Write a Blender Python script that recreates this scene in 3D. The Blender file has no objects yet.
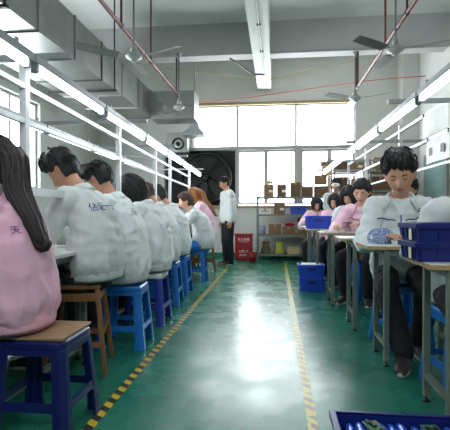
import bpy, bmesh, math, random
from mathutils import Vector, Matrix, noise
from mathutils.bvhtree import BVHTree
V = Vector
R = random.Random(7)
sc = bpy.context.scene
COL = sc.collection
PI = math.pi

# ------------------------------------------------------------------ materials
def lin(c):
    return tuple(((x/255.0)/12.92 if x/255.0 <= .04045 else ((x/255.0+.055)/1.055)**2.4) for x in c)

MATS = {}
def mat(name, rgb, rough=.6, metal=0.0, var=.12, scale=12.0, bump=0.0, bscale=None, stretch=None, spec=.5, sheen=0.0, trans=0.0):
    if name in MATS: return MATS[name]
    m = bpy.data.materials.new(name); m.use_nodes = True
    nt = m.node_tree; N = nt.nodes; L = nt.links
    b = N['Principled BSDF']
    b.inputs['Roughness'].default_value = rough
    b.inputs['Metallic'].default_value = metal
    b.inputs['Specular IOR Level'].default_value = spec
    if sheen: b.inputs['Sheen Weight'].default_value = sheen
    tc = N.new('ShaderNodeTexCoord'); mp = N.new('ShaderNodeMapping')
    L.new(tc.outputs['Object'], mp.inputs['Vector'])
    if stretch: mp.inputs['Scale'].default_value = stretch
    nz = N.new('ShaderNodeTexNoise'); nz.inputs['Scale'].default_value = scale; nz.inputs['Detail'].default_value = 6
    L.new(mp.outputs['Vector'], nz.inputs['Vector'])
    cr = N.new('ShaderNodeValToRGB')
    c = lin(rgb)
    cr.color_ramp.elements[0].position = .25; cr.color_ramp.elements[1].position = .75
    cr.color_ramp.elements[0].color = tuple(max(0, x*(1-var)) for x in c)+(1,)
    cr.color_ramp.elements[1].color = tuple(min(1, x*(1+var)) for x in c)+(1,)
    L.new(nz.outputs['Fac'], cr.inputs['Fac']); L.new(cr.outputs['Color'], b.inputs['Base Color'])
    if bump:
        n2 = N.new('ShaderNodeTexNoise'); n2.inputs['Scale'].default_value = bscale or scale*4; n2.inputs['Detail'].default_value = 5
        L.new(mp.outputs['Vector'], n2.inputs['Vector'])
        bp = N.new('ShaderNodeBump'); bp.inputs['Strength'].default_value = bump; bp.inputs['Distance'].default_value = .01
        L.new(n2.outputs['Fac'], bp.inputs['Height']); L.new(bp.outputs['Normal'], b.inputs['Normal'])
    m.diffuse_color = c+(1,)
    MATS[name] = m
    return m

def emit(name, rgb, strength):
    m = bpy.data.materials.new(name); m.use_nodes = True
    nt = m.node_tree; nt.nodes.clear()
    e = nt.nodes.new('ShaderNodeEmission'); o = nt.nodes.new('ShaderNodeOutputMaterial')
    e.inputs['Color'].default_value = lin(rgb)+(1,); e.inputs['Strength'].default_value = strength
    nt.links.new(e.outputs[0], o.inputs['Surface'])
    MATS[name] = m
    return m

def glass(name, rgb, gloss=.08):
    m = bpy.data.materials.new(name); m.use_nodes = True
    nt = m.node_tree; nt.nodes.clear(); N = nt.nodes; L = nt.links
    o = N.new('ShaderNodeOutputMaterial'); mx = N.new('ShaderNodeMixShader')
    t = N.new('ShaderNodeBsdfTransparent'); g = N.new('ShaderNodeBsdfGlossy')
    t.inputs['Color'].default_value = lin(rgb)+(1,); g.inputs['Roughness'].default_value = .05
    mx.inputs['Fac'].default_value = gloss
    L.new(t.outputs[0], mx.inputs[1]); L.new(g.outputs[0], mx.inputs[2]); L.new(mx.outputs[0], o.inputs['Surface'])
    MATS[name] = m
    return m

def floor_mat():
    m = bpy.data.materials.new('green_epoxy'); m.use_nodes = True
    nt = m.node_tree; N = nt.nodes; L = nt.links; b = N['Principled BSDF']
    tc = N.new('ShaderNodeTexCoord')
    n1 = N.new('ShaderNodeTexNoise'); n1.inputs['Scale'].default_value = 1.3; n1.inputs['Detail'].default_value = 8
    L.new(tc.outputs['Object'], n1.inputs['Vector'])
    cr = N.new('ShaderNodeValToRGB')
    cr.color_ramp.elements[0].position = .3; cr.color_ramp.elements[1].position = .72
    cr.color_ramp.elements[0].color = lin((24, 104, 84))+(1,)
    cr.color_ramp.elements[1].color = lin((50, 136, 112))+(1,)
    L.new(n1.outputs['Fac'], cr.inputs['Fac'])
    n3 = N.new('ShaderNodeTexNoise'); n3.inputs['Scale'].default_value = 60; n3.inputs['Detail'].default_value = 4
    L.new(tc.outputs['Object'], n3.inputs['Vector'])
    mix = N.new('ShaderNodeMix'); mix.data_type = 'RGBA'; mix.blend_type = 'MULTIPLY'
    mix.inputs['Factor'].default_value = .25
    L.new(cr.outputs['Color'], mix.inputs['A']); L.new(n3.outputs['Color'], mix.inputs['B'])
    L.new(mix.outputs['Result'], b.inputs['Base Color'])
    n2 = N.new('ShaderNodeTexNoise'); n2.inputs['Scale'].default_value = 3.5; n2.inputs['Detail'].default_value = 6
    L.new(tc.outputs['Object'], n2.inputs['Vector'])
    mr = N.new('ShaderNodeMapRange'); mr.inputs['From Min'].default_value = .3; mr.inputs['From Max'].default_value = .7
    mr.inputs['To Min'].default_value = .20; mr.inputs['To Max'].default_value = .34
    L.new(n2.outputs['Fac'], mr.inputs['Value']); L.new(mr.outputs['Result'], b.inputs['Roughness'])
    b.inputs['Specular IOR Level'].default_value = .25
    n4 = N.new('ShaderNodeTexNoise'); n4.inputs['Scale'].default_value = 7; n4.inputs['Detail'].default_value = 3
    L.new(tc.outputs['Object'], n4.inputs['Vector'])
    bp = N.new('ShaderNodeBump'); bp.inputs['Strength'].default_value = .03; bp.inputs['Distance'].default_value = .01
    L.new(n4.outputs['Fac'], bp.inputs['Height']); L.new(bp.outputs['Normal'], b.inputs['Normal'])
    return m

def stripe_mat(name, a, bcol, period, slant, wear):
    """diagonal hazard bands along y with worn patches"""
    m = bpy.data.materials.new(name); m.use_nodes = True
    nt = m.node_tree; N = nt.nodes; L = nt.links; b = N['Principled BSDF']
    tc = N.new('ShaderNodeTexCoord'); sx = N.new('ShaderNodeSeparateXYZ')
    L.new(tc.outputs['Object'], sx.inputs[0])
    def mth(op, i0, i1):
        n = N.new('ShaderNodeMath'); n.operation = op
        for k, v in enumerate((i0, i1)):
            if isinstance(v, (int, float)): n.inputs[k].default_value = v
            else: L.new(v, n.inputs[k])
        return n.outputs[0]
    s = mth('MULTIPLY_ADD', sx.outputs['X'], slant); 
    N_ = s.node; L.new(sx.outputs['Y'], N_.inputs[2])
    f = mth('FRACT', mth('DIVIDE', s, period), 0)
    g = mth('GREATER_THAN', f, .5)
    nz = N.new('ShaderNodeTexNoise'); nz.inputs['Scale'].default_value = 14; nz.inputs['Detail'].default_value = 6
    L.new(tc.outputs['Object'], nz.inputs['Vector'])
    w = mth('GREATER_THAN', nz.outputs['Fac'], wear)
    h = mth('MULTIPLY', g, w)
    mx = N.new('ShaderNodeMix'); mx.data_type = 'RGBA'
    L.new(h, mx.inputs['Factor'])
    mx.inputs['A'].default_value = lin(a)+(1,); mx.inputs['B'].default_value = lin(bcol)+(1,)
    L.new(mx.outputs['Result'], b.inputs['Base Color'])
    b.inputs['Roughness'].default_value = .38
    return m

def checker_mat(name, c1, c2, scale):
    m = bpy.data.materials.new(name); m.use_nodes = True
    nt = m.node_tree; N = nt.nodes; L = nt.links; b = N['Principled BSDF']
    tc = N.new('ShaderNodeTexCoord'); ck = N.new('ShaderNodeTexChecker')
    ck.inputs['Scale'].default_value = scale
    ck.inputs['Color1'].default_value = lin(c1)+(1,); ck.inputs['Color2'].default_value = lin(c2)+(1,)
    L.new(tc.outputs['Object'], ck.inputs['Vector']); L.new(ck.outputs['Color'], b.inputs['Base Color'])
    b.inputs['Roughness'].default_value = .85
    return m

M = dict(
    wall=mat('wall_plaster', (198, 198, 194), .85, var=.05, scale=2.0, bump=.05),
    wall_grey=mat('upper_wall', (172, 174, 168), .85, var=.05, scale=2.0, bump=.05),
    ceil=mat('ceiling_paint', (226, 228, 226), .9, var=.05, scale=2.0, bump=.06),
    beam=mat('beam_paint', (206, 210, 203), .85, var=.05, scale=3.0),
    beamdark=mat('beam_render', (182, 182, 182), .9, var=.06, scale=2.5, bump=.06),
    floor=floor_mat(),
    white_metal=mat('white_painted_metal', (205, 208, 208), .4, var=.04),
    alu=mat('window_aluminium', (150, 152, 150), .45, .3, var=.05),
    sill=mat('tan_sill', (150, 132, 96), .6, var=.1),
    galv=mat('galvanised_sheet', (150, 152, 150), .38, .72, var=.18, scale=3.5, bump=.05, bscale=9),
    galv_dark=mat('galvanised_flange', (92, 94, 92), .4, .7, var=.2),
    red_pipe=mat('red_pipe_paint', (104, 26, 22), .5, var=.15),
    dark_metal=mat('dark_metal', (48, 46, 46), .5, .4),
    fan_grey=mat('fan_grey_paint', (112, 114, 112), .5, .2, var=.1),
    fan_white=mat('fan_motor_paint', (160, 162, 160), .45, .1, var=.1),
    tube=emit('lit_tube', (240, 247, 255), 4.5),
    fixture=mat('fixture_housing', (150, 154, 156), .45, .1, var=.06),
    black=mat('black_void', (26, 27, 27), .8, var=.3, scale=4),
    fan_blade=mat('near_black_blade', (40, 41, 40), .6, .3, var=.25, scale=6),  # even near-black with random tone variation, keeps the exhaust fan faint
    glass=glass('window_glass', (250, 252, 252)),
    teal_glass=mat('teal_glass', (120, 150, 146), .12, var=.1),
    blue=mat('blue_plastic', (22, 108, 186), .35, var=.10, scale=9, bump=.03),
    navy=mat('navy_plastic', (14, 26, 88), .35, var=.12, scale=9, bump=.03),
    violet=mat('violet_blue_plastic', (44, 58, 150), .36, var=.1, scale=9),
    crate=mat('crate_blue', (24, 72, 190), .38, var=.1, scale=8),
    crate_navy=mat('crate_navy', (14, 30, 104), .35, var=.12, scale=8),
    wood=mat('stool_wood', (126, 84, 46), .55, var=.3, scale=7, stretch=(8, 8, 1), bump=.1),
    ply=mat('worn_plywood', (150, 116, 86), .6, var=.28, scale=9, stretch=(1, 6, 6), bump=.1),
    tabletop=mat('white_laminate', (206, 208, 200), .35, var=.05),
    edge=mat('chipboard_edge', (166, 140, 100), .6, var=.2, scale=40),
    leg=mat('grey_green_steel', (112, 124, 114), .45, .25, var=.14, scale=16),
    shelf=mat('shelf_steel', (120, 126, 120), .5, .3, var=.12),
    card=mat('cardboard', (134, 104, 74), .8, var=.14, scale=10, bump=.05),
    card2=mat('dark_cardboard', (104, 80, 58), .8, var=.14, scale=10, bump=.05),
    card3=mat('pale_cardboard', (196, 178, 140), .8, var=.1, scale=10),
    tape=mat('packing_tape', (176, 150, 112), .3, var=.06),
    paper=mat('white_paper', (236, 236, 232), .7, var=.03),
    print=mat('grey_print', (120, 122, 118), .7, var=.25, scale=40),
    ink=mat('dark_ink', (58, 60, 66), .7, var=.1),
    red=mat('red_cabinet_paint', (132, 16, 22), .4, var=.12),
    white_ink=mat('white_lettering', (232, 226, 220), .6, var=.03),
    skin=mat('skin', (190, 141, 114), .55, var=.08, scale=10),
    skin2=mat('skin_pale', (214, 168, 142), .55, var=.08, scale=10),
    lip=mat('lips', (164, 96, 84), .5, var=.06),
    hair=mat('black_hair', (20, 18, 19), .6, var=.3, scale=30, stretch=(6, 6, 1), bump=.25, bscale=60),
    hair_brown=mat('brown_hair', (62, 36, 26), .6, var=.35, scale=24, stretch=(6, 6, 1), bump=.25, bscale=60),
    hair_long=mat('dark_brown_hair', (34, 22, 19), .55, var=.4, scale=22, stretch=(8, 8, 1), bump=.3, bscale=60),
    hair_blond=mat('tawny_hair', (142, 92, 46), .42, var=.4, scale=24, stretch=(6, 6, 1), bump=.2),
    jacket=mat('grey_jacket_cloth', (196, 202, 200), .85, var=.06, scale=7, bump=.32, bscale=22, sheen=.2),
    jacket2=mat('pale_jacket_cloth', (214, 220, 220), .85, var=.05, scale=7, bump=.32, bscale=22, sheen=.2),
    jacket_trim=mat('jacket_band_cloth', (178, 184, 182), .9, var=.08, scale=30, stretch=(1, 1, .2), bump=.3, bscale=70),
    pink=mat('pink_jacket_cloth', (222, 172, 192), .85, var=.06, scale=7, bump=.32, bscale=22, sheen=.2),
    pink_trim=mat('pink_band_cloth', (220, 164, 184), .9, var=.08, scale=30, bump=.3, bscale=70),
    pinklight=mat('light_pink_cloth', (240, 196, 214), .85, var=.05, scale=7, bump=.32, bscale=22, sheen=.2),
    purple=mat('purple_embroidery', (70, 34, 122), .8, var=.1),
    piping=mat('violet_piping', (72, 66, 120), .8, var=.1),
    trouser=mat('black_trousers', (27, 27, 31), .85, var=.2, scale=14, bump=.1),
    jeans=mat('blue_jeans', (44, 66, 110), .85, var=.2, scale=20, bump=.1),
    bluecloth=mat('bright_blue_cloth', (40, 120, 196), .8, var=.1),
    shoe=mat('dark_brown_shoe', (46, 38, 36), .5, var=.2),
    sole=mat('white_sole', (196, 196, 192), .6, var=.05),
    tee=mat('white_tee', (226, 228, 230), .85, var=.03),
    plaid=checker_mat('blue_plaid', (70, 92, 150), (170, 184, 206), 90),
    floral=checker_mat('red_floral', (120, 40, 56), (196, 190, 190), 70),
    roller=mat('blue_roller', (30, 84, 196), .3, var=.12),
    pcb=mat('circuit_green', (38, 92, 62), .45, var=.3, scale=60),
    chip=mat('black_component', (24, 24, 26), .4, var=.1),
    cream=mat('cream_plastic', (226, 222, 196), .4, var=.04),
    orange=mat('orange_cord', (190, 92, 52), .6, var=.1),
    yellow_cord=mat('yellow_cord', (176, 164, 84), .6, var=.1),
    yellow_bag=mat('yellow_green_bag', (176, 180, 60), .5, var=.25, scale=20),
    grey_bin=mat('grey_bin', (160, 160, 190), .5, var=.1),
    red_cloth=mat('red_cloth', (186, 34, 44), .8, var=.15),
    hazard=stripe_mat('hazard_tape', (206, 178, 44), (40, 42, 36), .105, .6, .30),
    hazard_worn=stripe_mat('worn_hazard_tape', (196, 176, 70), (104, 108, 70), .10, .9, .42),
)
for k in ('skin', 'skin2'):
    b = M[k].node_tree.nodes['Principled BSDF']
    b.inputs['Subsurface Weight'].default_value = .08; b.inputs['Subsurface Radius'].default_value = (.01, .004, .002)

# ------------------------------------------------------------------ scene helpers
def props(o, label=None, cat=None, group=None, kind=None):
    if label: o['label'] = label
    if cat: o['category'] = cat
    if group: o['group'] = group
    if kind: o['kind'] = kind
    return o

def link_mesh(name, me, parent=None, m=None, smooth=False):
    o = bpy.data.objects.new(name, me); COL.objects.link(o)
    if m is not None and len(me.materials) == 0: me.materials.append(m)
    if smooth:
        for p in me.polygons: p.use_smooth = True
    if parent is not None: o.parent = parent
    return o

def obj(name, bm, m, parent=None, smooth=False, bevel=0.0, loc=None, fix=True):
    if fix: bmesh.ops.recalc_face_normals(bm, faces=bm.faces[:])
    me = bpy.data.meshes.new(name); bm.to_mesh(me); bm.free()
    o = link_mesh(name, me, parent, m, smooth)
    if loc is not None: o.location = loc
    if bevel:
        md = o.modifiers.new('bevel', 'BEVEL'); md.width = bevel; md.segments = 2; md.limit_method = 'ANGLE'
    return o

def thing(name, label, cat, loc=(0, 0, 0), rz=0.0, group=None):
    o = bpy.data.objects.new(name, None); COL.objects.link(o)
    o.empty_display_size = .1
    o.location = loc; o.rotation_euler = (0, 0, rz)
    return props(o, label, cat, group)

def dup(root, loc, rz=0.0, label=None, group=None):
    def cp(o, par):
        c = o.copy(); COL.objects.link(c); c.parent = par
        for ch in list(o.children): cp(ch, c)
        return c
    c = root.copy(); COL.objects.link(c)
    for ch in list(root.children): cp(ch, c)
    c.location = loc; c.rotation_euler = (0, 0, rz)
    if label: c['label'] = label
    if group: c['group'] = group
    return c

def swap_mat(root, a, b):
    """give one copy its own colour: its meshes are made single-user"""
    for ch in [root]+list(root.children_recursive):
        if ch.type == 'MESH' and any(mm == a for mm in ch.data.materials):
            ch.data = ch.data.copy()
            for i, mm in enumerate(ch.data.materials):
                if mm == a: ch.data.materials[i] = b

def box(bm, x0, x1, y0, y1, z0, z1):
    vs = [bm.verts.new(p) for p in ((x0,y0,z0),(x1,y0,z0),(x1,y1,z0),(x0,y1,z0),(x0,y0,z1),(x1,y0,z1),(x1,y1,z1),(x0,y1,z1))]
    for f in ((3,2,1,0),(4,5,6,7),(0,1,5,4),(1,2,6,5),(2,3,7,6),(3,0,4,7)):
        bm.faces.new([vs[i] for i in f])
    return vs

def bar(bm, a, b, w, h=None, up=V((0, 0, 1))):
    """rectangular bar from a to b"""
    a, b = V(a), V(b); h = h or w
    d = (b-a).normalized()
    if abs(d.dot(up)) > .98: up = V((0, 1, 0))
    r = d.cross(up).normalized(); u = r.cross(d)
    vs = []
    for p in (a, b):
        for sx, sy in ((-1,-1),(1,-1),(1,1),(-1,1)):
            vs.append(bm.verts.new(p+r*(sx*w/2)+u*(sy*h/2)))
    for f in ((3,2,1,0),(4,5,6,7),(0,1,5,4),(1,2,6,5),(2,3,7,6),(3,0,4,7)):
        bm.faces.new([vs[i] for i in f])

def frames(pts, ref=None):
    """tangent/right/up at each point by parallel transport"""
    n = len(pts); T = []
    for i in range(n):
        t = pts[min(i+1, n-1)]-pts[max(i-1, 0)]
        T.append(t.normalized())
    r = ref if ref is not None else (V((1, 0, 0)) if abs(T[0].x) < .9 else V((0, 1, 0)))
    out = []
    for t in T:
        r = (r-t*r.dot(t)).normalized()
        out.append((t, r.copy(), t.cross(r)))
    return out

def loft(bm, rings, cap=True):
    prev = None; first = None
    allr = []
    for ring in rings:
        allr.append([bm.verts.new(p) for p in ring])
    n = len(allr[0])
    for a, b in zip(allr, allr[1:]):
        for i in range(n):
            j = (i+1) % n
            bm.faces.new((a[i], a[j], b[j], b[i]))
    if cap:
        bm.faces.new(list(reversed(allr[0]))); bm.faces.new(allr[-1])
    return allr

def spline(pts, vals, sub):
    """Catmull-Rom through pts (and value tuples)"""
    P = [V(p) for p in pts]; n = len(P)
    oP, oV = [], []
    for i in range(n-1):
        p0 = P[max(i-1, 0)]; p1 = P[i]; p2 = P[i+1]; p3 = P[min(i+2, n-1)]
        v0 = vals[max(i-1, 0)]; v1 = vals[i]; v2 = vals[i+1]; v3 = vals[min(i+2, n-1)]
        for k in range(sub):
            t = k/sub
            c0 = -.5*t+t*t-.5*t**3; c1 = 1-2.5*t*t+1.5*t**3; c2 = .5*t+2*t*t-1.5*t**3; c3 = -.5*t*t+.5*t**3
            oP.append(p0*c0+p1*c1+p2*c2+p3*c3)
            oV.append(tuple(max(.001, a*c0+b*c1+c*c2+d*c3) for a, b, c, d in zip(v0, v1, v2, v3)))
    oP.append(P[-1]); oV.append(tuple(vals[-1]))
    return oP, oV

def tube(bm, pts, rad, seg=12, sub=4, ref=None, cap=True, flat=None):
    """smooth tapered tube with rounded ends; rad: number or list (or list of (rx,ry))"""
    if not isinstance(rad, (list, tuple)): rad = [rad]*len(pts)
    vals = [(r, r) if not isinstance(r, (list, tuple)) else tuple(r) for r in rad]
    if sub > 1 and len(pts) > 2: P, W = spline(pts, vals, sub)
    elif sub > 1: P, W = spline(pts, vals, 3)
    else: P, W = [V(p) for p in pts], vals
    if cap:
        t0 = (P[0]-P[1]).normalized(); t1 = (P[-1]-P[-2]).normalized()
        a, b = W[0], W[-1]; ra, rb = min(a), min(b)
        P = [P[0]+t0*ra*.92, P[0]+t0*ra*.6]+P+[P[-1]+t1*rb*.6, P[-1]+t1*rb*.92]
        W = [(a[0]*.4, a[1]*.4), (a[0]*.8, a[1]*.8)]+W+[(b[0]*.8, b[1]*.8), (b[0]*.4, b[1]*.4)]
    F = frames(P, ref)
    rings = []
    for p, w, (t, r, u) in zip(P, W, F):
        rings.append([p+r*(w[0]*math.cos(2*PI*i/seg))+u*(w[1]*math.sin(2*PI*i/seg)) for i in range(seg)])
    loft(bm, rings)

def lathe(bm, prof, seg=16, at=V((0, 0, 0)), cap=True):
    rings = [[at+V((r*math.cos(2*PI*i/seg), r*math.sin(2*PI*i/seg), z)) for i in range(seg)] for r, z in prof]
    loft(bm, rings, cap)

def ell(bm, c, rx, ry, rz, rot=None, nu=14, nv=9):
    rings = []
    for j in range(nv):
        th = -PI/2+PI*(j+.5)/nv
        ring = []
        for i in range(nu):
            p = V((rx*math.cos(th)*math.cos(2*PI*i/nu), ry*math.cos(th)*math.sin(2*PI*i/nu), rz*math.sin(th)))
            if rot is not None: p = rot @ p
            ring.append(V(c)+p)
        rings.append(ring)
    loft(bm, rings)

def remesh(bm, voxel, smooth=3):
    bmesh.ops.recalc_face_normals(bm, faces=bm.faces[:])
    me = bpy.data.meshes.new('tmp'); bm.to_mesh(me); bm.free()
    o = bpy.data.objects.new('tmp', me); COL.objects.link(o)
    md = o.modifiers.new('r', 'REMESH'); md.mode = 'VOXEL'; md.voxel_size = voxel
    if smooth:
        s = o.modifiers.new('s', 'SMOOTH'); s.factor = .5; s.iterations = smooth
    dg = bpy.context.evaluated_depsgraph_get()
    out = bpy.data.meshes.new_from_object(o.evaluated_get(dg))
    bpy.data.objects.remove(o); bpy.data.meshes.remove(me)
    out.materials.clear()
    for p in out.polygons: p.use_smooth = True
    return out

def bvh_of(me):
    return BVHTree.FromPolygons([v.co.copy() for v in me.vertices], [tuple(p.vertices) for p in me.polygons])

def text_geo(s, size):
    cu = bpy.data.curves.new('t', 'FONT'); cu.body = s; cu.size = size; cu.align_x = 'CENTER'; cu.align_y = 'CENTER'
    cu.resolution_u = 3
    o = bpy.data.objects.new('t', cu); COL.objects.link(o)
    dg = bpy.context.evaluated_depsgraph_get()
    me = bpy.data.meshes.new_from_object(o.evaluated_get(dg))
    vs = [v.co.copy() for v in me.vertices]; fs = [tuple(p.vertices) for p in me.polygons]
    bpy.data.objects.remove(o); bpy.data.curves.remove(cu); bpy.data.meshes.remove(me)
    return vs, fs

def project(vs, fs, frame, bvh, off, thick=.0):
    """frame: origin, right, up, dir (ray direction). Lays flat geometry onto a surface."""
    o, r, u, d = frame
    bm = bmesh.new(); out = []
    for p in vs:
        st = o+r*p.x+u*p.y-d*.6
        h = bvh.ray_cast(st, d, 1.4)
        if h[0] is None:
            out.append(None)
        else:
            out.append(bm.verts.new(h[0]-d*off))
    for f in fs:
        if all(out[i] is not None for i in f) and len(set(f)) > 2:
            try: bm.faces.new([out[i] for i in f])
            except ValueError: pass
    return bm

def ribbon_geo(pts, w):
    """flat strip of half-widths w along 2D points"""
    vs, fs = [], []
    n = len(pts)
    for i, (x, y) in enumerate(pts):
        a = V(pts[max(i-1, 0)]+(0,)); b = V(pts[min(i+1, n-1)]+(0,))
        t = (b-a).normalized(); nn = V((-t.y, t.x, 0))
        ww = w[i] if isinstance(w, (list, tuple)) else w
        vs += [V((x, y, 0))+nn*ww, V((x, y, 0))-nn*ww]
    for i in range(n-1):
        fs.append((2*i, 2*i+1, 2*i+3, 2*i+2))
    return vs, fs

# ------------------------------------------------------------------ people
def gauss(x, s): return math.exp(-(x/s)**2)
def sstep(a, b, x):
    t = max(0, min(1, (x-a)/(b-a))); return t*t*(3-2*t)

def head_point(az, el, female=False):
    """az 0 = front (+y), el -90..90"""
    x = math.cos(el)*math.sin(az); y = math.cos(el)*math.cos(az); z = math.sin(el)
    px, py, pz = x*.076, y*.095, z*.120
    if z < 0:
        k = (-z)**1.4
        px *= 1-.34*k
        if py < 0: py *= 1-.42*(-z)
        else: py *= 1+.04*(-z)
    if py > 0:
        py = py*(1-.10*gauss(px, .06))+.006
    fr = sstep(.1, .6, y)
    nose = .026*gauss(px, .0125)*sstep(.03, -.030, pz)*sstep(-.052, -.036, pz)
    sock = -.008*(gauss(px-.032, .018)+gauss(px+.032, .018))*gauss(pz-.004, .014)
    brow = .004*gauss(pz-.024, .010)*gauss(abs(px)-.03, .03)
    lips = .006*gauss(px, .022)*gauss(pz+.064, .014)
    chin = .008*gauss(px, .022)*gauss(pz+.104, .018)
    cheek = .003*(gauss(px-.045, .02)+gauss(px+.045, .02))*gauss(pz+.025, .02)
    py += fr*(nose+sock+brow+lips+chin+cheek)
    return V((px, py, pz))

def head_bm(bm, mtx, k=1.0):
    nu, nv = 44, 34
    rings = []
    for j in range(nv):
        el = -PI/2+PI*(j+.5)/nv
        rings.append([mtx @ (head_point(-2*PI*i/nu, el)*k) for i in range(nu)])
    loft(bm, rings)
    for s in (-1, 1):
        rot = mtx.to_3x3() @ Matrix.Rotation(s*.35, 3, 'Z')
        ell(bm, mtx @ (V((s*.077, -.008, -.004))*k), .013*k, .021*k, .034*k, rot, 10, 7)

def hair_fn(style):
    def thick(az, el):
        """thickness beyond the skull, negative = below the skin"""
        z = math.sin(el)*.120
        front = math.cos(az)         # 1 front, -1 back
        a = abs(((az+PI) % (2*PI))-PI)   # 0 front .. pi back
        if style == 'short':
            line = .060 if a < .7 else (.060+(a-.7)/.5*(-.035) if a < 1.2 else (.012 if a < 1.75 else -.060))
            t = .026+.006*front
        elif style == 'fringe':
            line = .060+.006*math.sin(az*11+1)+.005*math.sin(az*23)+.010*math.sin(az*3+.6) if a < .75 else (.060+(a-.75)/.5*(-.045) if a < 1.25 else (.016 if a < 1.75 else -.066))
            t = .016+.036*sstep(.02, .11, z)
        elif style == 'bob':
            line = .052 if a < .5 else (.052-(a-.5)/.4*.16 if a < .95 else -.108)
            t = .032+.014*sstep(.02, -.09, z)*sstep(.9, 1.6, a)
        elif style == 'tied':
            line = .058 if a < .55 else (.064-(a-.55)/.6*.05 if a < 1.15 else (.0 if a < 1.7 else -.07))
            t = .024
        else:   # long
            line = .058 if a < .45 else (.058-(a-.45)/.4*.17 if a < .85 else -.112)
            t = .024
        m = sstep(line-.012, line+.014, z)
        return -.012+m*(t+.012)
    return thick

def hair_bm(bm, mtx, style, seed, k=1.0):
    th = hair_fn(style); nu, nv = 56, 34
    rings = []
    for j in range(nv):
        el = -PI/2+PI*(j+.5)/nv
        ring = []
        for i in range(nu):
            az = -2*PI*i/nu
            p = head_point(az, el)
            d = p.normalized()
            t = th(az, el)
            if t > 0:
                t += .0045*noise.noise(V((az*9+seed, el*1.5, seed)))+.008*noise.noise(p*22+V((seed, 0, 0)))
                t = max(.002, t)
            ring.append(mtx @ ((p+d*t)*k))
        rings.append(ring)
    loft(bm, rings)
    rr = random.Random(seed)
    nl = {'short': 70, 'fringe': 120, 'bob': 110, 'tied': 40, 'long': 60}[style]
    for q in range(nl):
        az = rr.uniform(-PI, PI)
        el = math.asin(rr.uniform(.1, .98))
        if style == 'fringe' and q < 46:
            az = rr.uniform(-.95, .95); el = rr.uniform(.85, 1.25)
        if style == 'bob' and abs(az) < .6: continue
        pts, rads = [], []
        L = {'short': .5, 'fringe': .42, 'bob': 1.1, 'tied': .4, 'long': .9}[style]*rr.uniform(.7, 1.1)
        tw = rr.uniform(-.35, .35)
        lift = rr.uniform(.0, .012) if style in ('fringe', 'short') else rr.uniform(-.002, .005)
        for s in range(5):
            f = s/4
            e2 = el-L*f
            a2 = az+tw*f
            p = head_point(a2, max(-1.2, e2)); d = p.normalized()
            t = th(a2, e2)
            if t < .008: break
            pts.append(mtx @ ((p+d*(t+lift*math.sin(f*PI)+(.004 if f < .9 else lift*.8)))*k)); rads.append((.0085*(1-f*.85)*k, .0045*(1-f*.7)*k))
        if len(pts) < 3: continue
        rads[-1] = (.0015, .0012)
        tube(bm, pts, rads, seg=6, sub=2, cap=False)

def ik(a, c, l1, l2, pole):
    d = c-a; D = min(d.length, (l1+l2)*.999); u = d.normalized()
    c2 = a+u*D
    x = (l1*l1-l2*l2+D*D)/(2*D)
    h = math.sqrt(max(0, l1*l1-x*x))
    p = (pole-u*pole.dot(u)).normalized()
    return a+u*x+p*h, c2

def hand_pieces(bm, w, f, up, side, s, curl=.5, grip=False):
    f = f.normalized(); r = f.cross(up).normalized(); n = r.cross(f).normalized()   # r: thumb side sign by side
    th = -r*side            # towards the body midline
    tube(bm, [w-f*.02*s, w+f*.02*s, w+f*.055*s, w+f*.085*s], [(.024*s, .018*s), (.032*s, .017*s), (.039*s, .015*s), (.037*s, .012*s)], seg=14, sub=3, ref=r)
    for i in range(4):
        L = (.074, .083, .078, .062)[i]*s
        o = th*((1.5-i)*.0205*s)
        b = w+f*.080*s+o
        ang = 0; p = b.copy(); pts = [p-f*.015*s, p.copy()]; rad = [.0092*s, .0092*s]
        for seg, (ll, cc) in enumerate(((.45, .6), (.3, 1.0), (.25, .7))):
            ang += curl*cc
            d = f*math.cos(ang)-n*math.sin(ang)+o.normalized()*.06
            p = p+d.normalized()*L*ll; pts.append(p.copy()); rad.append((.0086-.0011*seg)*s)
        tube(bm, pts, rad, seg=8, sub=2)
    b = w+f*.022*s+th*.022*s
    d1 = (f*.65+th*.75-n*.25).normalized(); d2 = (f*.9+th*.25-n*.45).normalized()
    tube(bm, [b, b+d1*.034*s, b+d1*.034*s+d2*.03*s, b+d1*.034*s+d2*.03*s+(f*.9-n*.5)*.02*s], [.0125*s, .0105*s, .0092*s, .007*s], seg=8, sub=2)

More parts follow.
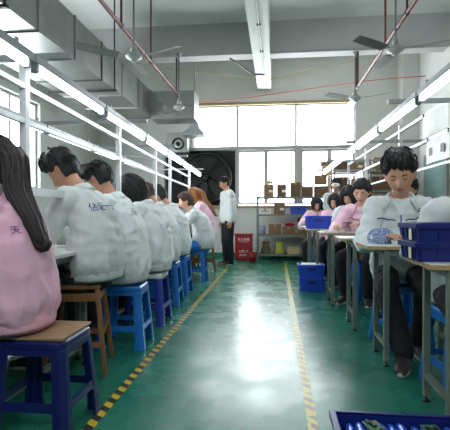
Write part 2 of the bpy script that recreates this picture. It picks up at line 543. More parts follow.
PEOPLE = []
def person(label, pos, face_deg, seat, s=1.07, lean=(0, 8, 18, 30), head=(0, 25, 0), hands=None, feet=None, jac='jacket', jtrim='jacket_trim',
           trou='trouser', hair=('short', 'hair'), skin='skin', letters=None, lett_h=.34, lett_x=0.0, stand=False, face=False, stripe=False, oversleeve=None,
           seed=1, near=False, longhair=None, hk=1.0, wide=1.0, open_front=False, cap=None, jdrop=0.0, lett_size=.062, curl=.5, group=None, shoes=True, table=.86, twist=0.0):
    """local frame: forward +y, right +x; face_deg turns it about z"""
    rz = math.radians(face_deg)
    pos = V((pos[0], pos[1], 0))
    if stand: p0 = V((0, 0, .93*s))
    else: p0 = V((0, 0, seat+.085*s))
    dirv = lambda a: V((0, math.sin(math.radians(a)), math.cos(math.radians(a))))
    p1 = p0+dirv(lean[0])*.14*s; p2 = p1+dirv(lean[1])*.19*s; p3 = p2+dirv(lean[2])*.19*s
    p4 = p3+dirv(lean[3])*.085*s
    hy, hp, hr = (math.radians(a) for a in head)
    hm = Matrix.Rotation(-hy, 4, 'Z') @ Matrix.Rotation(-hp, 4, 'X') @ Matrix.Rotation(hr, 4, 'Y')
    hc = p4+(hm.to_3x3() @ V((0, .018, .095)))*s*.5+dirv(lean[3])*.05*s
    hm = Matrix.Translation(hc) @ hm
    HK = hk*s*1.04
    tw = Matrix.Rotation(math.radians(twist), 3, 'Z')
    rt = tw @ V((1, 0, 0))
    d3 = dirv(lean[2]); fw3 = V((0, d3.z, -d3.y))
    sh = {-1: p3-d3*.045*s-rt*.160*s*wide+fw3*.015, 1: p3-d3*.045*s+rt*.160*s*wide+fw3*.015}
    hands = hands or {}
    H = {}
    for sd in (-1, 1):
        if sd in hands: H[sd] = V(hands[sd])
        elif stand: H[sd] = V((sd*.25, .06, .76*s))
        else: H[sd] = V((sd*.13, .44, table+.03))
    E = {}
    for sd in (-1, 1):
        pole = V((sd*.7, -.35, -.8)) if not stand else V((sd*.3, -1, 0))
        E[sd], H[sd] = ik(sh[sd], H[sd], .285*s, .245*s, pole)
    hip = {sd: p0+V((sd*.095*s, .02, -.01)) for sd in (-1, 1)}
    feet = feet or {}
    A, K = {}, {}
    for sd in (-1, 1):
        a = V(feet[sd]) if sd in feet else (V((sd*.10, 0, .085)) if stand else V((sd*.13, .36, .09)))
        K[sd], A[sd] = ik(hip[sd], a, .42*s, .41*s, V((sd*.15, 1, .35)) if not stand else V((0, 1, 0)))
    # ---- body: one continuous mesh
    bm = bmesh.new()
    up = V((0, -1, 0))
    tube(bm, [p0-V((0, 0, .03)), p0+dirv(lean[0])*.05*s, p1, p2, p3-d3*.06*s, p3-d3*.01*s], [(.155*s, .105*s), (.15*s, .10*s), (.135*s, .09*s), (.155*s, .10*s), (.14*s, .075*s), (.06*s, .055*s)], seg=18, sub=4, ref=V((1, 0, 0)))
    tube(bm, [p3-d3*.04*s, p4, hc-dirv(lean[3])*.02*s], [.058*s, .054*s, .052*s], seg=14, sub=3)
    head_bm(bm, hm, HK)
    for sd in (-1, 1):
        tube(bm, [p3-d3*.05*s+rt*sd*.06*s, sh[sd]-d3*.005, (sh[sd]*.55+E[sd]*.45), E[sd], (E[sd]*.6+H[sd]*.4), H[sd]], [.055*s, .054*s, .045*s, .038*s, .037*s, .026*s], seg=12, sub=4)
        f = (H[sd]-E[sd]).normalized()
        fh = (f+V((0, .4, -.15))).normalized() if not stand else (f+V((0, .15, -.2))).normalized()
        upv = V((0, 0, 1)) if not stand else V((sd, 0, 0))
        hand_pieces(bm, H[sd]+f*.01, fh, upv, sd, s, curl)
        if stand:
            tube(bm, [hip[sd]+V((0, 0, .02)), K[sd], (K[sd]*.6+A[sd]*.4), A[sd]], [.085*s, .056*s, .05*s, .036*s], seg=12, sub=4)
        else:
            tube(bm, [hip[sd]-V((0, .03, 0)), (hip[sd]+K[sd])/2, K[sd]], [.088*s, .072*s, .05*s], seg=12, sub=4)
            tube(bm, [K[sd], (K[sd]*.65+A[sd]*.35), A[sd]], [.05*s, .05*s, .035*s], seg=12, sub=4)
        fo = (A[sd]-K[sd]); fo.z = 0
        fd = V((sd*.2, 1, 0)).normalized()
        tube(bm, [A[sd]-fd*.035*s-V((0, 0, .035)), A[sd]+fd*.05*s-V((0, 0, .045)), A[sd]+fd*.14*s-V((0, 0, .06))], [.03*s, .034*s, .022*s], seg=10, sub=3)
    me = remesh(bm, .0062 if near else .0078, 2)
    root = link_mesh('person', me, None, M[skin])
    root.location = pos; root.rotation_euler = (0, 0, rz)
    props(root, label, 'person', group)
    hb = bvh_of(me)
    # ---- face details
    R3 = hm.to_3x3()
    fr = (hm @ V((0, 0, 0)), R3 @ V((1, 0, 0)), R3 @ V((0, 0, 1)), R3 @ V((0, -1, 0)))
    if face:
        for sd in (-1, 1):
            v, fc = ribbon_geo([(sd*(.015+.0064*i)*HK, (.0245+.006*math.sin(i/5*PI*.8))*HK) for i in range(6)], [.002*HK, .0034*HK, .0036*HK, .0034*HK, .0026*HK, .001*HK])
            obj('eyebrow', project(v, fc, fr, hb, .0022), M['hair'], root)
            v, fc = ribbon_geo([(sd*(.019+.0052*i)*HK, (.0035-.0035*math.sin(i/5*PI))*HK) for i in range(6)], [.001*HK, .0022*HK, .0027*HK, .0027*HK, .002*HK, .001*HK])
            obj('eye', project(v, fc, fr, hb, .0022), M['hair'], root)
        v, fc = ribbon_geo([((-.024+.0048*i)*HK, (-.064+.002*math.sin(i/10*PI))*HK) for i in range(11)], [(.001+.005*math.sin(i/10*PI))*HK for i in range(11)])
        obj('lips', project(v, fc, fr, hb, .0018), M['lip'], root)
    # ---- hair
    bm = bmesh.new(); hair_bm(bm, hm, hair[0], seed, HK)
    ho = obj('hair', bm, M[hair[1]], root, smooth=True)
    if longhair:
        bm = bmesh.new()
        w = longhair.get('w', .085)
        pts = [hm @ V((0, -.05, .06))*1, hm @ (V((0, -.115, 0))*HK), p3-fw3*.095*s+d3*.02, p2-fw3*.145*s+d3*.06, p2-fw3*.165*s-d3*.06, p1-V((0, .185*s, 0))+V((0, 0, longhair.get('end', .0)))]
        ox = longhair.get('x', 0.0)
        pts = [p+V((ox*min(1, i/3), 0, 0)) for i, p in enumerate(pts)]
        wr = [(.06, .04), (w, .05), (w*1.0, .042), (w*.85, .034), (w*.62, .026), (w*.22, .012)]
        P, W = spline(pts, wr, 7)
        F = frames(P, V((1, 0, 0)))
        rings = []; seg = 48
        for k_, (p, ww, (t, r, u)) in enumerate(zip(P, W, F)):
            ring = []
            for i in range(seg):
                a = 2*PI*i/seg
                g = 1+.10*noise.noise(V((a*5, k_*.12, seed)))+.07*math.sin(a*11+k_*.15)
                ring.append(p+r*(ww[0]*s*math.cos(a)*g)+u*(ww[1]*s*math.sin(a)*g))
            rings.append(ring)
        loft(bm, rings)
        rr = random.Random(seed+5)
        for q in range(46):      # loose locks over the fall
            xo = rr.uniform(-1, 1); zo = rr.uniform(.5, 1.05)
            st = rr.randint(4, 14); en = min(len(P)-1, st+rr.randint(14, 24))
            lp, lr = [], []
            for k_ in range(st, en, 3):
                t, r, u = F[k_]
                sg = 1 if (u.y < 0) else -1
                lp.append(P[k_]+r*(W[k_][0]*s*xo)+u*sg*(W[k_][1]*s*zo*math.sqrt(max(.05, 1-xo*xo)))); lr.append(.008*s)
            if len(lp) > 2:
                lr[-1] = .002; tube(bm, lp, lr, seg=6, sub=2, cap=False)
        lo = obj('long_hair', bm, M[longhair.get('mat', hair[1])], root, smooth=True)
    if cap:
        bm = bmesh.new()
        rings = []
        for j in range(9):
            el = math.radians(18+j*8.8)
            rings.append([hm @ (head_point(-2*PI*i/28, el)*HK*(1.17)+V((0, 0, .002))) for i in range(28)])
        loft(bm, rings)
        tube(bm, [hm @ (V((-.07, .07, .045))*HK), hm @ (V((0, .16, .035))*HK), hm @ (V((.07, .07, .045))*HK)], [(.02, .006)]*3, seg=8, sub=4)
        obj('cap', bm, M[cap], root, smooth=True)
    # ---- jacket
    bm = bmesh.new()
    hem = p0-dirv(lean[0])*(.045*s+jdrop)
    if stand: hem = p0-V((0, 0, .07*s))
    w_ = wide
    b3 = V((0, -1, 0))
    spine_pts = [hem, hem+dirv(lean[0])*.035*s, p0+dirv(lean[0])*.04*s, p1, (p1+p2)/2-V((0, .012, 0)), p2-fw3*.012, p3-d3*.075*s-fw3*.008, p3-d3*.028*s, p3+d3*.012*s]
    wd = [(.170*w_, .132), (.186*w_, .146), (.204*w_, .160), (.202*w_, .152), (.200*w_, .140), (.192*w_, .124), (.165*w_, .098), (.105*w_, .078), (.072, .066)]
    if stand: wd = [(.175, .13), (.185, .137), (.19, .14), (.185, .135), (.19, .135), (.195, .13), (.18, .11), (.12, .085), (.07, .068)]
    wd = [(a*s, b*s) for a, b in wd]
    P, W = spline(spine_pts, wd, 4)
    F = frames(P, V((1, 0, 0)))
    rings = []
    seg = 28
    nP = len(P)
    for i_, (p, w, (t, r, u)) in enumerate(zip(P, W, F)):
        r = Matrix.Rotation(math.radians(twist)*min(1, i_/nP*1.3), 3, 'Z') @ r; u = t.cross(r)
        ring = []
        for i in range(seg):
            a = 2*PI*i/seg; ca, sa = math.cos(a), math.sin(a)
            e = .82
            ring.append(p+r*(w[0]*math.copysign(abs(ca)**e, ca))+u*(w[1]*math.copysign(abs(sa)**e, sa)))
        rings.append(ring)
    loft(bm, rings)
    for sd in (-1, 1):
        i0 = p3-d3*.075*s+rt*sd*.07*s
        f = (H[sd]-E[sd]).normalized()
        tube(bm, [i0, sh[sd]+rt*sd*.006, sh[sd]*.62+E[sd]*.38, E[sd]-f*.0, E[sd]*.5+H[sd]*.5, E[sd]*.16+H[sd]*.84, H[sd]-f*.012],
             [.070*s, .073*s, .069*s, .065*s, .061*s, .056*s, .041*s], seg=16, sub=4)
    if longhair is None: pass
    jm = remesh(bm, .010 if near else .0145, 4)
    axis_p, axis_d = p1, (p3-p0).normalized()
    nrm = [v.normal.copy() for v in jm.vertices]; cos_ = [v.co.copy() for v in jm.vertices]; new_ = []
    for co, n in zip(cos_, nrm):
        h = (co-p0).dot(axis_d)
        q = V((co.x*13+seed*3.1, co.y*13, co.z*3.6))
        f1 = 1-abs(noise.noise(q))*2.2
        q2 = V((co.x*5+seed, co.y*5, co.z*11+seed*1.7))
        f2 = 1-abs(noise.noise(q2))*2.2
        q3 = V((co.x*26, co.y*26+seed, co.z*20))
        low = sstep(.30, .0, h)
        f1 = max(-1, f1); f2 = max(-1, f2)
        new_ += list(co+n*((.013*f1*(.45+.8*low)+.009*f2*(1-.35*low)+.003*noise.noise(q3))*s))
    jm.vertices.foreach_set('co', new_)
    jm.update()
    jo = link_mesh('jacket', jm, root, M[jac])
    jb = bvh_of(jm)
    # waistband
    bm = bmesh.new()
    def ringpts(c, axis, rx, ry, n=40):
        r = V((1, 0, 0)); u = axis.cross(r)
        return [c+r*(rx*math.copysign(abs(math.cos(2*PI*i/n))**.85, math.cos(2*PI*i/n)))+u*(ry*math.copysign(abs(math.sin(2*PI*i/n))**.85, math.sin(2*PI*i/n))) for i in range(n)]
    ax = dirv(lean[0])
    bx, by = (.190*w_*s, .153*s) if not stand else (.182*s, .137*s)
    prof = [(0, -.018, .93), (0, -.034, .97), (0, -.012, 1.0), (0, .022, 1.01), (0, .032, .97), (0, .01, .92)]
    rr_ = []
    for _, hh, kk in prof:
        ring = ringpts(hem+ax*hh*s, ax, bx*kk, by*kk)
        ring = [p+(p-hem).normalized()*(.0025*math.sin(i*2.1)+.002*noise.noise(p*30)) for i, p in enumerate(ring)]
        rr_.append(ring)
    rr_.append(rr_[0])
    loft(bm, rr_, cap=False)
    bmesh.ops.remove_doubles(bm, verts=bm.verts[:], dist=1e-5)
    obj('waistband', bm, M[jtrim], jo, smooth=True)
    # collar
    bm = bmesh.new()
    cpos = p3-d3*.004*s
    nseg = 30
    a0 = math.radians(46 if open_front else 24)
    prof = [(.070, -.022), (.066, .030), (.071, .040), (.079, .036), (.103, -.014), (.097, -.020), (.078, .014)]
    if open_front: prof = [(.074, -.03), (.070, .036), (.077, .048), (.088, .042), (.128, -.026), (.122, -.032), (.086, .012)]
    crings = []
    for i in range(nseg+1):
        a = a0+(2*PI-2*a0)*i/nseg      # 0 = front
        rad = rt*math.sin(a)+(tw @ fw3)*math.cos(a)
        flare = 1+(.22*max(0, math.cos(a)) if open_front else .06*max(0, math.cos(a)))
        dz = -.022*max(0, math.cos(a))
        crings.append([cpos+rad*(pr*s*flare)+d3*((pz+dz)*s) for pr, pz in prof])
    loft(bm, crings)
    obj('collar', bm, M[jac], jo, smooth=True)
    # cuffs
    for sd in (-1, 1):
        f = (H[sd]-E[sd]).normalized()
        bm = bmesh.new()
        if oversleeve:
            tube(bm, [H[sd]-f*.145, H[sd]-f*.12, H[sd]-f*.07, H[sd]-f*.02, H[sd]-f*.006], [.064*s, .073*s, .070*s, .060*s, .047*s], seg=18, sub=3)
            obj('oversleeve', bm, M[oversleeve[0 if sd < 0 else 1]], jo, smooth=True)
        else:
            tube(bm, [H[sd]-f*.052, H[sd]-f*.02, H[sd]-f*.006], [.049*s, .046*s, .042*s], seg=16, sub=3)
            obj('cuff', bm, M[jtrim], jo, smooth=True)
    if letters:
        v, fc = text_geo(letters, lett_size*s)
        zo = p0+axis_d*(lett_h*s)
        dd = V((0, axis_d.z, -axis_d.y))
        fr2 = (zo+V((lett_x, 0, 0)), V((1, 0, 0)), axis_d, dd)
        obj('back_lettering', project(v, fc, fr2, jb, .0035), M['purple'], jo)
    if stripe:
        c0 = p0+axis_d*(.40*s); dd = tw @ V((0, -axis_d.z, axis_d.y))
        fr3 = (c0, -rt, axis_d, dd)
        for sd in (-1, 1):
            pts = [(sd*(.035+.0135*i), -.018+.0026*i+.004*math.sin(i)) for i in range(11)]
            v, fc = ribbon_geo(pts, .0048)
            obj('chest_piping', project(v, fc, fr3, jb, .004), M['piping'], jo)
        v, fc = text_geo('天', .045)
        v = [p+V((.13, .055, 0)) for p in v]
        obj('chest_emblem', project(v, fc, fr3, jb, .004), M['purple'], jo)
    if open_front:
        c0 = p0+axis_d*(.38*s); dd = tw @ V((0, -axis_d.z, axis_d.y))
        fr3 = (c0, -rt, axis_d, dd)
        pts = [(0.004*math.sin(i), -.14+.02*i) for i in range(13)]
        v, fc = ribbon_geo(pts, .005)
        obj('zip', project(v, fc, fr3, jb, .004), M['piping'], jo)
        v, fc = ribbon_geo([(0, .05+.015*i) for i in range(9)], [.004+.0075*i for i in range(9)])
        v2 = []
        for p in v: v2.append(p)
        obj('undershirt', project(v2, fc, fr3, jb, .006), M['tee'], root)
    # ---- trousers
    bm = bmesh.new()
    if stand:
        tube(bm, [p0+V((0, 0, .05)), p0, p0-V((0, 0, .09))], [(.165*s, .118*s), (.17*s, .122*s), (.165*s, .118*s)], seg=20, sub=3, ref=V((1, 0, 0)))
        for sd in (-1, 1):
            tube(bm, [hip[sd], K[sd], K[sd]*.4+A[sd]*.6, A[sd]+V((0, 0, -.01))], [.102*s, .082*s, .074*s, .070*s], seg=16, sub=4)
    else:
        tube(bm, [p0+V((0, -.01, .05)), p0+V((0, -.01, -.01)), p0-V((0, .0, .055*s))], [(.11*s, .07*s), (.140*s, .100*s), (.145*s, .105*s)], seg=20, sub=3, ref=V((1, 0, 0)))
        for sd in (-1, 1):
            tube(bm, [hip[sd]-V((0, .05, -.0)), (hip[sd]+K[sd])/2, K[sd]], [.074*s, .082*s, .068*s], seg=16, sub=4)
            tube(bm, [K[sd], K[sd]*.6+A[sd]*.4, A[sd]+(K[sd]-A[sd])*.06], [.068*s, .066*s, .062*s], seg=16, sub=4)
    tm = remesh(bm, .012 if near else .016, 3)
    nrm = [v.normal.copy() for v in tm.vertices]; cos_ = [v.co.copy() for v in tm.vertices]; new_ = []
    for co, n in zip(cos_, nrm):
        new_ += list(co+n*(.006*(1-2*abs(noise.noise(V((co.x*12+seed, co.y*12, co.z*9)))))*s))
    tm.vertices.foreach_set('co', new_); tm.update()
    to = link_mesh('trousers', tm, root, M[trou])
    if shoes:
        for sd in (-1, 1):
            fd = V((sd*.2, 1, 0)).normalized()
            a = A[sd]
            bm = bmesh.new()
            z = a.z-.06
            tube(bm, [V((a.x, a.y, z))-fd*.055*s+V((0, 0, .02)), V((a.x, a.y, z+.022)), V((a.x, a.y, z+.012))+fd*.08*s, V((a.x, a.y, z))+fd*.165*s],
                 [(.036*s, .04*s), (.042*s, .046*s), (.046*s, .036*s), (.036*s, .022*s)], seg=16, sub=4, ref=fd.cross(V((0, 0, 1))))
            tube(bm, [a+V((0, -.005, -.03)), a+V((0, -.005, .03))], [.05*s, .048*s], seg=14, sub=3)
            so_ = obj('shoe', bm, M['shoe'], root, smooth=True)
            bm = bmesh.new()
            zz = max(.004, a.z-.085)
            out = []
            for i in range(28):
                t = 2*PI*i/28
                L_ = .135*s if math.cos(t) > 0 else .10*s
                ww = (.046-.006*(math.cos(t) < 0))*s
                c = V((a.x, a.y, 0))+fd*(.055*s+L_*math.cos(t))
                out.append(c+fd.cross(V((0, 0, 1)))*(ww*math.sin(t)))
            loft(bm, [[p+V((0, 0, zz)) for p in out], [p+V((0, 0, zz+.026)) for p in out]])
            obj('sole', bm, M['sole'], so_, bevel=.004)
    return root

# ------------------------------------------------------------------ furniture builders
def make_stool(name, label, h=.48, top=.153, base=.196, pm='blue', group=None, cover=None):
    t = thing(name, label, 'stool', group=group)
    hs = lambda z: base+(top-base)*z/h
    m = M[pm]
    def side(k, u, z, inset=0.0):
        s = hs(z)-inset
        a = k*PI/2
        return V((math.cos(a)*s-math.sin(a)*u*hs(z), math.sin(a)*s+math.cos(a)*u*hs(z), z))
    # seat with raised rounded rim
    bm = bmesh.new()
    def sq(s, z, r=.25, n=8):
        out = []
        for k in range(4):
            cx, cy = ((1, 1), (-1, 1), (-1, -1), (1, -1))[k]
            for i in range(n):
                a = k*PI/2+PI/2*i/(n-1)
                out.append(V((cx*s*(1-r)+math.cos(a)*s*r, cy*s*(1-r)+math.sin(a)*s*r, z)))
        return out
    loft(bm, [sq(top*.93, h-.05), sq(top*1.0, h-.048), sq(top*1.035, h-.035), sq(top*1.03, h-.012), sq(top*.96, h), sq(top*.8, h-.003), sq(top*.2, h-.004)])
    obj('seat', bm, m, t, smooth=False, bevel=.003)
    # four L-shaped legs
    th = .016
    for k in range(4):
        cx, cy = ((1, 1), (-1, 1), (-1, -1), (1, -1))[k]
        bm = bmesh.new(); rings = []
        for i in range(7):
            z = (h-.04)*i/6
            s = hs(z); w = .40*s if i else .44*s
            lw = w*.88
            pts = [(s, s-lw), (s, s-.022), (s-.022, s), (s-lw, s), (s-lw, s-th), (s-.03, s-th), (s-th, s-.03), (s-th, s-lw)]
            rings.append([V((cx*a, cy*b, z)) for a, b in pts])
        loft(bm, rings)
        obj('leg', bm, m, t, bevel=.004)
    # side panels: arched apron above, stretcher below
    for k in range(4):
        bm = bmesh.new()
        def slab(poly):
            o_ = [bm.verts.new(side(k, u, z, .002)) for u, z in poly]; i_ = [bm.verts.new(side(k, u, z, .012)) for u, z in poly]
            n = len(poly)
            bm.faces.new(o_); bm.faces.new(list(reversed(i_)))
            for q in range(n): bm.faces.new((o_[q], i_[q], i_[(q+1) % n], o_[(q+1) % n]))
        E_ = .80
        arch = [(-E_, h-.145)]+[(-.60+.0-.20*math.cos(PI/2*i/5), h-.145+.075*math.sin(PI/2*i/5)) for i in range(6)]
        arch2 = [(-u, z) for u, z in reversed(arch)]
        slab([(-E_, h-.035)]+arch+arch2+[(E_, h-.035)])
        obj('side_panel', bm, m, t)
        bm = bmesh.new()
        lo = [(-E_, .10)]+[(-.55-.25*math.cos(PI/2*i/4), .10+.045*math.sin(PI/2*i/4)) for i in range(5)]
        hi = [(-E_, .24)]+[(-.55-.25*math.cos(PI/2*i/4), .24-.055*math.sin(PI/2*i/4)) for i in range(5)]
        slab(hi+[(-u, z) for u, z in reversed(hi)]+lo[::1][::-1][::-1] if False else (hi+[(-u, z) for u, z in reversed(hi)]+[(-u, z) for u, z in lo]+list(reversed(lo))))
        obj('stretcher', bm, m, t)
    if cover == 'board':
        bm = bmesh.new(); box(bm, -top*1.01, top*1.01, -top*1.01, top*1.01, h+.001, h+.016)
        obj('seat_board', bm, M['ply'], t, bevel=.004)['label'] = 'worn brown plywood board'
    if cover == 'white':
        bm = bmesh.new()
        loft(bm, [sq(top*1.06, h-.05), sq(top*1.065, h-.02), sq(top*1.03, h+.006), sq(top*.6, h+.008)])
        obj('seat_cover', bm, M['paper'], t, smooth=True)['label'] = 'white wrapped cover'
    return t

def make_wood_stool(label, h=.58, top=.13, base=.19, group=None):
    t = thing('wooden_stool', label, 'stool', group=group)
    bm = bmesh.new(); box(bm, -top*1.15, top*1.15, -top*1.1, top*1.1, h-.03, h)
    obj('seat', bm, M['wood'], t, bevel=.006)
    f = lambda sx, sy, z: V((sx*(base+(top-base)*z/h), sy*(base+(top-base)*z/h), z))
    for sx, sy in ((1, 1), (-1, 1), (-1, -1), (1, -1)):
        bm = bmesh.new(); bar(bm, f(sx, sy, 0.004), f(sx, sy, h-.03), .028, .028)
        obj('leg', bm, M['wood'], t, bevel=.003)
    for k, (a, b, z) in enumerate((((1, 1), (-1, 1), .20), ((1, -1), (-1, -1), .20), ((1, 1), (1, -1), .27), ((-1, 1), (-1, -1), .27), ((1, 1), (-1, 1), .5), ((1, -1), (-1, -1), .5), ((1, 1), (1, -1), .5), ((-1, 1), (-1, -1), .5))):
        bm = bmesh.new(); bar(bm, f(a[0], a[1], z), f(b[0], b[1], z), .02, .034 if z < .4 else .05)
        obj('rung' if z < .4 else 'apron', bm, M['wood'], t, bevel=.002)
    return t

def make_crate(label, w=.34, d=.26, h=.17, m='crate', group=None, handle=True, tp=.93):
    t = thing('plastic_crate', label, 'crate', group=group)
    bm = bmesh.new(); th = .008
    def ring(k, z, ins=0):
        a, b = w/2*k-ins, d/2*k-ins
        c = .014
        return [V(p) for p in ((a-c, -b, z), (a, -b+c, z), (a, b-c, z), (a-c, b, z), (-a+c, b, z), (-a, b-c, z), (-a, -b+c, z), (-a+c, -b, z))]
    loft(bm, [ring(tp, 0), ring(1, h-.012), ring(1, h-.012, th), ring(tp, .012, th)])
    for side_ in range(4):      # moulded ribs
        n = 5 if side_ % 2 == 0 else 4
        for i in range(n):
            u = (i-(n-1)/2)/n*1.7
            if side_ % 2 == 0:
                sy = 1 if side_ else -1
                x = u*w/2
                bar(bm, (x*tp, sy*d/2*tp, .01), (x, sy*d/2, h-.02), .008, .010, up=V((0, 1, 0)))
            else:
                sx = 1 if side_ == 1 else -1
                y = u*d/2
                bar(bm, (sx*w/2*tp, y*tp, .01), (sx*w/2, y, h-.02), .010, .008, up=V((0, 1, 0)))
    obj('body', bm, M[m], t)
    bm = bmesh.new()
    def rr(k, z):
        a, b, c = w/2+k, d/2+k, .02
        return [V(p) for p in ((a-c, -b, z), (a, -b+c, z), (a, b-c, z), (a-c, b, z), (-a+c, b, z), (-a, b-c, z), (-a, -b+c, z), (-a+c, -b, z))]
    rs = [rr(.0, h-.026), rr(.011, h-.026), rr(.012, h), rr(-.010, h), rr(-.010, h-.006), rr(.0, h-.010)]
    rs.append(rs[0]); loft(bm, rs, cap=False); bmesh.ops.remove_doubles(bm, verts=bm.verts[:], dist=1e-5)
    obj('rim', bm, M[m], t, bevel=.002)
    if handle:
        for sy in (-1, 1):
            bm = bmesh.new(); box(bm, -.05, .05, sy*(d/2+.006)-.004, sy*(d/2+.006)+.004, h-.075, h-.04)
            obj('handle', bm, M['crate_navy'], t, bevel=.003)
    return t

def make_bench(label, w, d, h, inset=.1, group=None):
    """narrow workbench: laminate top, square steel legs with floor rails at both ends"""
    t = thing('work_table', label, 'table', group=group)
    bm = bmesh.new(); box(bm, 0, w, 0, d, h-.022, h)
    obj('table_top', bm, M['tabletop'], t, bevel=.002)
    bm = bmesh.new()
    box(bm, -.004, w, -.004, -.0005, h-.023, h-.001); box(bm, -.004, -.0005, -.0005, d, h-.023, h-.001)
    obj('edge_strip', bm, M['edge'], t)
    L = .034
    xs = (inset, w-.06); ys = (.045, d-.045)
    for x in xs:
        for y in ys:
            bm = bmesh.new(); box(bm, x-L/2, x+L/2, y-L/2, y+L/2, .03, h-.024)
            lo = obj('leg', bm, M['leg'], t, bevel=.002)
            bm = bmesh.new(); lathe(bm, [(.007, .012), (.007, .03)], 8, V((x, y, 0))); lathe(bm, [(.02, .0), (.02, .008), (.009, .014)], 12, V((x, y, 0)))
            obj('levelling_foot', bm, M['dark_metal'], lo)
        bm = bmesh.new(); box(bm, x-L/2+.003, x+L/2-.003, ys[0]+L/2, ys[1]-L/2, .13, .16)
        obj('foot_rail', bm, M['leg'], t)
    bm = bmesh.new()
    for y in ys: box(bm, xs[0]+L/2, xs[1]-L/2, y-.012, y+.012, h-.066, h-.024)
    for x in xs: box(bm, x-.012, x+.012, ys[0]+L/2, ys[1]-L/2, h-.066, h-.024)
    obj('frame', bm, M['leg'], t)
    return t

def make_light(label, L, group):
    t = thing('fluorescent_light', label, 'light', group=group)
    bm = bmesh.new()
    box(bm, -.022, .022, 0, L, .0, .035); 
    vs = []
    loft(bm, [[V((-.034, y, -.012)), V((-.022, y, .002)), V((.022, y, .002)), V((.034, y, -.012)), V((.034, y, -.008)), V((.024, y, .006)), V((-.024, y, .006)), V((-.034, y, -.008))] for y in (.0, L)])
    obj('housing', bm, M['fixture'], t)
    bm = bmesh.new()
    tube(bm, [V((0, .035, -.022)), V((0, L-.035, -.022))], .017, seg=12, sub=1, cap=False)
    obj('tube', bm, M['tube'], t, smooth=True)
    for y in (.012, L-.036):
        bm = bmesh.new(); box(bm, -.018, .018, y, y+.024, -.045, .004)
        obj('tube_holder', bm, M['fixture'], t, bevel=.004)
    return t

def make_fan(label, rod, r=.64, rot=0.0, group=None):
    t = thing('ceiling_fan', label, 'fan', group=group)
    bm = bmesh.new(); lathe(bm, [(.012, .09), (.012, rod)], 10)
    obj('rod', bm, M['fan_grey'], t, smooth=True)
    bm = bmesh.new(); lathe(bm, [(.015, rod-.10), (.05, rod-.02), (.055, rod)], 16)
    obj('ceiling_canopy', bm, M['fan_white'], t, smooth=True)
    bm = bmesh.new(); lathe(bm, [(.016, .17), (.03, .15), (.045, .07)], 16)
    obj('rod_canopy', bm, M['fan_white'], t, smooth=True)
    bm = bmesh.new(); lathe(bm, [(.03, .06), (.08, .05), (.10, .02), (.095, -.005), (.05, -.03), (.035, -.05), (.01, -.055)], 24)
    obj('motor', bm, M['fan_white'], t, smooth=True)
    for k in range(3):
        a = rot+k*2*PI/3
        c, s_ = math.cos(a), math.sin(a)
        rad, tan = V((c, s_, 0)), V((-s_, c, 0))
        bm = bmesh.new(); rings = []
        for i in range(7):
            f = i/6; rr = .19+(r-.19)*f; w = .06+.016*f-.02*f*f
            dz = .0+.015*f; tl = .25
            pts = [rad*rr+tan*(w*q)+V((0, 0, dz+w*q*tl-.02*q*q*0)) for q in (-1, -.33, .33, 1)]
            rings.append([p+V((0, 0, .003)) for p in pts]+[p-V((0, 0, .003)) for p in reversed(pts)])
        loft(bm, rings); bl = obj('blade', bm, M['fan_grey'], t)
        bm = bmesh.new(); bar(bm, rad*.10+V((0, 0, .02)), rad*.26+V((0, 0, .006)), .035, .006)
        obj('blade_bracket', bm, M['fan_white'], bl)
    return t

def make_box(label, w, d, h, m='card', open_top=False, lab=True, group=None, tape=True):
    t = thing('cardboard_box', label, 'box', group=group)
    bm = bmesh.new()
    if open_top:
        th = .006
        P = lambda a, b, z: [V((-a, -b, z)), V((a, -b, z)), V((a, b, z)), V((-a, b, z))]
        loft(bm, [P(w/2, d/2, 0), P(w/2, d/2, h), P(w/2-th, d/2-th, h), P(w/2-th, d/2-th, .01)])
    else:
        box(bm, -w/2, w/2, -d/2, d/2, 0, h)
    obj('carton', bm, M[m], t, bevel=.003)
    if open_top:
        bm = bmesh.new(); bar(bm, (-w/2, -d/2-.002, h), (-w/2, -d/2-.05, h+.03), .001, .001)
        bm.free()
        for sx in (-1, 1):
            bm = bmesh.new()
            x0, x1 = sx*w/2, sx*(w/2+.045)
            q = [V((x0, -d/2, h)), V((x1, -d/2, h+.028)), V((x1, d/2, h+.028)), V((x0, d/2, h))]
            loft(bm, [q, [p+V((0, 0, .004)) for p in q]])
            obj('flap', bm, M[m], t)
    elif tape:
        bm = bmesh.new(); box(bm, -.022, .022, -d/2-.0015, d/2+.0015, h-.05, h+.0015)
        obj('tape', bm, M['tape'], t)
    if lab:
        bm = bmesh.new(); box(bm, w*.05, w*.05+min(.09, w*.4), -d/2-.002, -d/2-.0005, h*.35, h*.35+.05)
        obj('paper_label', bm, M['paper'], t)
    return t

# ------------------------------------------------------------------ room
YB, XL, XR, ZC, YN = 10.2, -4.2, 3.1, 4.6, -2.2
def struct(name, bm, m, **k):
    o = obj(name, bm, m, **k); o['kind'] = 'structure'; return o

